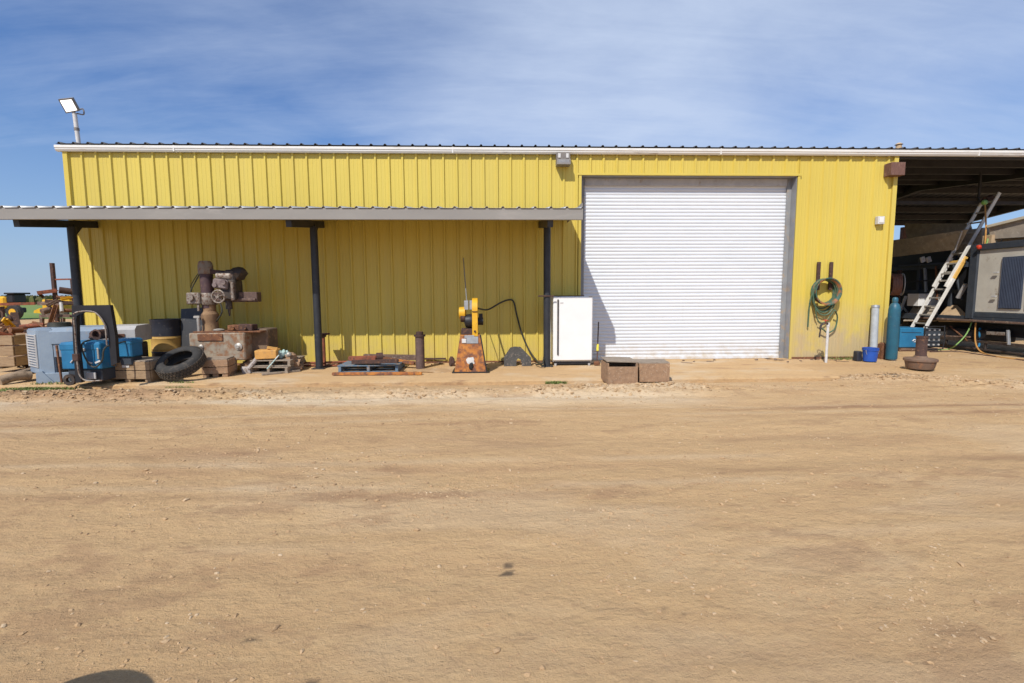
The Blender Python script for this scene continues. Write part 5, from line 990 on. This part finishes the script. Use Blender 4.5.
# ------------------------------------------------------------------ the trailer rig in the bay
XT = 12.6
T = thing('trailer_rig', (XT+1, 3, 0), 'black flatbed trailer rig parked in the open bay', 'trailer')
def PXv(px, py, X=XT): return PX(px, py, X)
zde = PXv(1000, 320).z
mb = MB(); mb.box((XT+1.2, 3.2, zde-.03), (2.3, 10.6, .12)).box((XT+.05, 3.2, zde-.02), (.06, 10.7, .16)); mb.build('deck', 'slate', T)
mb = MB(); mb.box((XT+.35, 3.2, zde-.28), (.12, 10.4, .30)).box((XT+1.9, 3.2, zde-.28), (.12, 10.4, .30)); mb.build('chassis_beam', 'black', T)
mb = MB(); mb.box((XT+.12, 3.0, .30), (.07, 10, .07)).box((XT+.14, 3.0, .10), (.05, 10, .05))
for y in np.arange(-1.5, 8, 1.1): mb.box((XT+.13, y, .35), (.05, .05, .55))
mb.build('side_rail', 'iron_dark', T)
mb = MB(); mb.box((XT+.25, 1.0, .48), (.3, 1.6, .28), bev=.03); mb.build('tool_box', 'black', T)
mb = MB(); mb.bar((XT-.02, -2, zde-.05), (XT-.02, 2.6, zde-.05), .04, .05); mb.build('rub_rail', 'scrap_mix', T)
mb = MB(); mb.box((XT+1.2, 1.95, 2.95), (1.2, .9, .75), bev=.02); mb.build('belt_end', 'brown_sheet', T)
for y in (3.6, 4.8, 6.0):
    mb = MB(); mb.lathe((XT+.1, y, .5), (XT+.5, y, .5), [(.22, 0.02), (.40, 0), (.5, .05), (.5, .28), (.2, .3)], 32); wh = mb.build('wheel', 'rubber', T)
    mb = MB(); mb.lathe((XT+.14, y, .5), (XT+.5, y, .5), [(.10, -.04), (.12, 0), (.23, .02), (.24, .1)], 24); mb.build('rim', 'iron_dark', wh)
# cabinet
zc0, zc1 = PXv(1000, 313).z, PXv(1000, 248.5).z
mb = MB(); mb.box((XT+1.1, -.55, (zc0+zc1)/2), (2.1, 3.4, zc1-zc0), bev=.01); cab = mb.build('cabinet', 'cabinet', T)
mb = MB(); mb.box((XT+1.1, -.55, (zde+.03+zc0)/2), (2.16, 3.46, zc0-zde-.04), bev=.01).box((XT+1.1, -.55, zc1+.08), (2.2, 3.5, .16), bev=.01); mb.build('cabinet_frame', 'slate', cab)
yl0, yl1 = PXv(1021.8, 280).y, PXv(999.6, 280).y; zl0, zl1 = PXv(1010, 309).z, PXv(1005, 257).z
mb = MB(); mb.box((XT+.04, (yl0+yl1)/2, (zl0+zl1)/2), (.03, yl1-yl0, zl1-zl0), bev=0)
nb_ = 14
for i in range(nb_): mb.box((XT+.025, yl0+(i+.5)*(yl1-yl0)/nb_, (zl0+zl1)/2), (.03, (yl1-yl0)/nb_*.45, zl1-zl0-.04), (0, 0, .5), bev=0)
mb.build('louvre_door', 'louvre', cab)
mb = MB(); mb.box((XT+.04, yl0-.55, (zl0+zl1)/2), (.04, .9, zl1-zl0), bev=.01); mb.build('louvre_door', 'louvre', cab)
mb = MB()
for zz_ in (zl0+.3, zl0+.9): mb.box((XT-.005, yl1+.10, zz_), (.03, .12, .04))
mb.build('hinge', 'palegrey', cab)
yp = PXv(972, 280).y
mb = MB(); mb.box((XT+.15, yp, (zde+PXv(972, 250).z)/2), (.32, .20, PXv(972, 250).z-zde)); mb.build('corner_post', 'slate', T)
# cream covered load on top of the cabinet
A = [PX(990, 239, XT+.3), PX(989, 226.5, XT+.3), PX(1040, 214, XT+.3), PX(1040, 236, XT+.3)]
mb = MB(); mb.slab(A, (1.3, 0, 0)); ld = mb.build('bin_side', 'brown_sheet', T)
mb = MB(); mb.bar(A[1]+Vector((-.03, 0, 0)), A[2]+Vector((-.03, 0, 0)), .06, .07); mb.bar(A[1]+Vector((-.03, 0, 0)), A[1]+Vector((1.3, 0, 0)), .06, .07); mb.build('bin_rim', 'cream', ld)
mb = MB(); mb.box((XT+1.2, .3, zc1+.26), (1.4, 1.2, .3), bev=.03).box((XT+.35, 1.0, zc1+.26), (.25, .25, .26)); mb.build('roof_unit', 'tan_sheet', T)
# black machinery body and belt sheets
mb = MB(); mb.box((XT+1.5, 4.6, 1.95), (1.5, 5.6, 2.1), bev=.05); body = mb.build('machine_body', 'black', T)
mb = MB()
for y in (2.1, 3.2, 4.4, 5.6): mb.box((XT+.45, y, 1.75), (.10, .10, 1.75))
mb.box((XT+.45, 4.2, 2.35), (.08, 5.0, .14)).box((XT+.45, 4.2, 1.62), (.08, 5.0, .10)); mb.build('machine_frame', 'slate', T)
q0 = [PX(889, 257.5, XT+.15), PX(957, 249.5, XT+.15), PX(971, 229.5, XT+.0), PX(892, 240.5, XT+.0)]
q0[2].x -= .1; mb = MB(); mb.slab([q0[0], q0[1], q0[2], q0[3]], (.03, .0, .01)); mb.build('side_belt', 'brown_sheet', T)
q0 = [PX(907, 238, XT+1.0), PX(972, 233, XT+1.0), PX(969, 223.5, XT+1.0), PX(904, 223.5, XT+1.0)]
mb = MB(); mb.slab(q0, (.05, 0, 0)); mb.build('upper_belt', 'brown_sheet', T)
mb = MB(); a, b = PX(955, 250, XT-.02), PX(962, 231, XT-.1); mb.bar(a, b, .03, .04); mb.build('belt_stay', 'palegrey', T)
q0 = [PX(938, 321, XT), PX(970, 321.5, XT), PX(970, 318.5, XT), PX(957, 305, XT+.45), PX(948.5, 305, XT+.45), PX(936, 319, XT)]
mb = MB(); mb.slab(q0, (.03, 0, -.02)); mb.build('chute', 'tan_sheet', T)
q0 = [PX(903, 321, XT), PX(936, 320.5, XT), PX(938, 305.5, XT+.45), PX(914, 305.5, XT+.45)]
mb = MB(); mb.slab(q0, (.03, 0, -.02)); mb.build('chute', 'brown_sheet', T)
a, b = P(918, 306, 2.75), P(956, 293.5, 2.75); mb = MB(); mb.box(((a.x+b.x)/2, 2.95, (a.z+b.z)/2), (b.x-a.x, .4, b.z-a.z)); mb.build('white_box', 'white', T)
mb = MB(); q = P(922, 255, 3.0)
for px in (922, 928): q = P(px, 257, 2.6); mb.bar(q, P(px+1.5, 262, 2.6), .05, .12)
mb.build('bracket', 'palegrey', T)
q = P(979, 247, .9); mb = MB(); mb.blob(q, .055, (1, 1, 1), .15, 2, 3); solo('red_cap', mb, 'red', q-Vector((0, 0, .05)), 'small red plastic cap at the rig corner post', 'cap')
# hoses hanging in the bay
mb = MB(); mb.tube([P(985, 205, 1.3), P(986, 226, 1.1), P(984.5, 250, 1.0), P(982, 285, 1.0), P(977, 315, .95), P(975, 335, .9), P(977, 347, .8), G(984, 354)+Vector((0, 0, .02)), G(1000, 358)+Vector((0, 0, .02)), G(1030, 361)+Vector((0, 0, .02))], .018, 7, 5)
solo('orange_hose', mb, 'orange_hose', G(990, 356), 'orange brown air hose hanging from ladder top to the ground', 'hose')
mb = MB(); mb.tube([P(989, 235, 1.0), P(986, 247, .95), P(984, 262, .95), P(980, 290, 1.0), P(974, 315, 1.1), P(967, 333, 1.1), P(956, 345, 1.1), G(948, 350)+Vector((0, 0, .02)), G(935, 351)+Vector((0, 0, .02))], .016, 7, 5)
solo('green_hose', mb, 'lime_hose', G(948, 350), 'light green air hose curving down to the ground by the rig', 'hose')
mb = MB(); mb.tube([P(980, 328, .9), P(979.5, 335, .85), P(980.5, 340, .85), P(978.5, 347, .8)], .024, 7, 4); solo('blue_strap', mb, 'blue', P(979, 347, .8), 'short blue strap hanging by the orange hose', 'strap')
mb = MB(); mb.tube([G(930, 352.5), G(960, 352.5), G(990, 356.5), G(1030, 361.5)], .03, 8, 4); solo('rusty_pipe', mb, 'rust_dark', G(980, 356), 'long thin dark pipe lying on the ground beside the rig', 'pipe')
# hose reel on the bay column
q = P(894.5, 284.5, 3.2); T = thing('hose_reel', q-Vector((0, 0, .35)), 'red-brown hose coil on a reel just past the wall corner', 'hose reel')
mb = MB()
for i in range(6):
    mb.tube([(q.x+.05*i-.1+.12*math.cos(t), q.y+.24*math.cos(t), q.z+.31*math.sin(t)) for t in np.linspace(0, 2*math.pi, 15)[:-1]], .025, 7, 2, True)
mb.build('hose', 'copper', T)
mb = MB(); mb.lathe(q+Vector((.22, 0, 0)), q+Vector((1, -.4, 0)), [(.30, 0), (.34, .0), (.34, .02), (.30, .02)], 24, closed=True).bar(q+Vector((.22, 0, 0)), q+Vector((.5, .3, 0)), .04, .04).bar(q+Vector((.22, 0, -.32)), q+Vector((.22, 0, .32)), .03, .02); mb.build('reel_disc', 'white_pipe', T)
mb = MB(); mb.bar((q.x+.3, q.y+.2, 0), (q.x+.3, q.y+.2, q.z+.45), .1, .1); mb.build('stand', 'rust_dark', T)
# unseen oil drum added left of the frame to cast the rounded bottom-left shadow
tipp = G(140, 676, -.03); hD = .88; dx_ = tipp.x-.55*hD/1.18-.14; dy_ = tipp.y-hD/1.18-.25
T = thing('steel_drum', (dx_, dy_, -.04), 'unseen stand-in drum added outside the frame to cast the bottom left shadow', 'drum')
mb = MB(); mb.lathe((dx_, dy_, -.04), (dx_, dy_, 2), [(.28, 0), (.29, .02), (.29, .28), (.3, .295), (.29, .31), (.29, .57), (.3, .585), (.29, .6), (.29, .86), (.3, .87), (.3, .89), (.28, .89), (.28, .87), (.001, .87)], 36, caps=False); mb.build('shell', 'blue', T)
mb = MB(); mb.cyl((dx_+.15, dy_, .82), (dx_+.15, dy_, .86), .035, seg=14); mb.build('bung', 'iron_pale', T)
# small litter along the wall foot
mb = MB(); zs_ = []
for i in range(230):
    x = random.uniform(-8.2, 8.9); y = -.06-.5*random.random()**2; z = .012
    if XD1-.2 < x < XD2+.1: 
        if random.random() < .85: continue
    a = random.uniform(0, 3.14); l_ = random.uniform(.015, .09); dv_ = Vector((math.cos(a), math.sin(a), 0))*l_; c_ = Vector((x, y, z))
    if i % 4 == 0: mb.tube([c_-dv_*2, c_+dv_*2], .006, 5, 0)
    elif i % 4 == 1: mb.blob(c_, random.uniform(.012, .035), (1.3, 1, .6), .3, 1, i)
    else: mb.bar(c_-dv_, c_+dv_, random.uniform(.015, .05), .012, 0)
tag(mb.build('litter', 'scrap_mix'), 'small rusty litter and chips strewn along the wall foot', 'litter', kind='stuff')
# cables thrown over the left machines
c0 = P(96, 350, -2.66); mb = MB(); mb.tube([c0+Vector((-.30, .3, .16)), c0+Vector((-.22, -.02, .10)), c0+Vector((-.15, -.03, -.18)), c0+Vector((-.02, -.04, -.30)), c0+Vector((.12, -.04, -.18)), c0+Vector((.17, .0, .05)), c0+Vector((.30, .3, .12))], .014, 7, 5)
solo('welding_cable', mb, 'cord', c0-Vector((0, 0, .3)), 'black cable drooping over the blue machine inside the arched frame', 'cable')
c0 = P(60, 329, -1.9); mb = MB()
for i in range(4): mb.tube([(c0.x+(.17-.01*i)*math.cos(t), c0.y+.17*math.sin(t), 1.035+.02*i) for t in np.linspace(0, 6.283, 13)[:-1]], .012, 6, 2, True)
solo('cable_coil', mb, 'cord', (c0.x, c0.y, 1.02), 'flat coil of black cable lying on the blue-grey generator hood', 'cable')
# fittings on the rig's dark flank
for (p0, p1, X_, w_, mt_, nm) in (((897, 300), (912, 318), .35, .06, 'palegrey', 'strut'), ((906, 296), (900, 312), .3, .07, 'white', 'bottle_holder'), ((925, 268), (926, 292), .4, .07, 'galv', 'pipe'), ((936, 266), (937, 300), .4, .05, 'rust', 'pipe'),
        ((899, 266), (966, 262), .38, .06, 'louvre', 'cross_rail'), ((905, 282), (950, 279), .38, .05, 'purlin', 'cross_rail'), ((953, 262), (962, 300), .3, .06, 'slate', 'strut'), ((958, 298), (966, 284), .2, .09, 'palegrey', 'hatch_stay'),
        ((942, 336), (970, 337), -.02, .05, 'scrap_mix', 'step_bar'), ((950, 326), (968, 341), .1, .04, 'rust', 'brace'), ((988, 333), (1006, 334), .05, .10, 'iron_worn', 'valve_block'), ((1008, 330), (1009, 345), .02, .06, 'galv', 'valve_stem')):
    A, B = PX(*p0, XT+X_), PX(*p1, XT+X_); mb = MB(); mb.bar(A, B, w_, w_*.8, .006); mb.build(nm, mt_, [o for o in COL.objects if o.name.startswith('trailer_rig')][0])
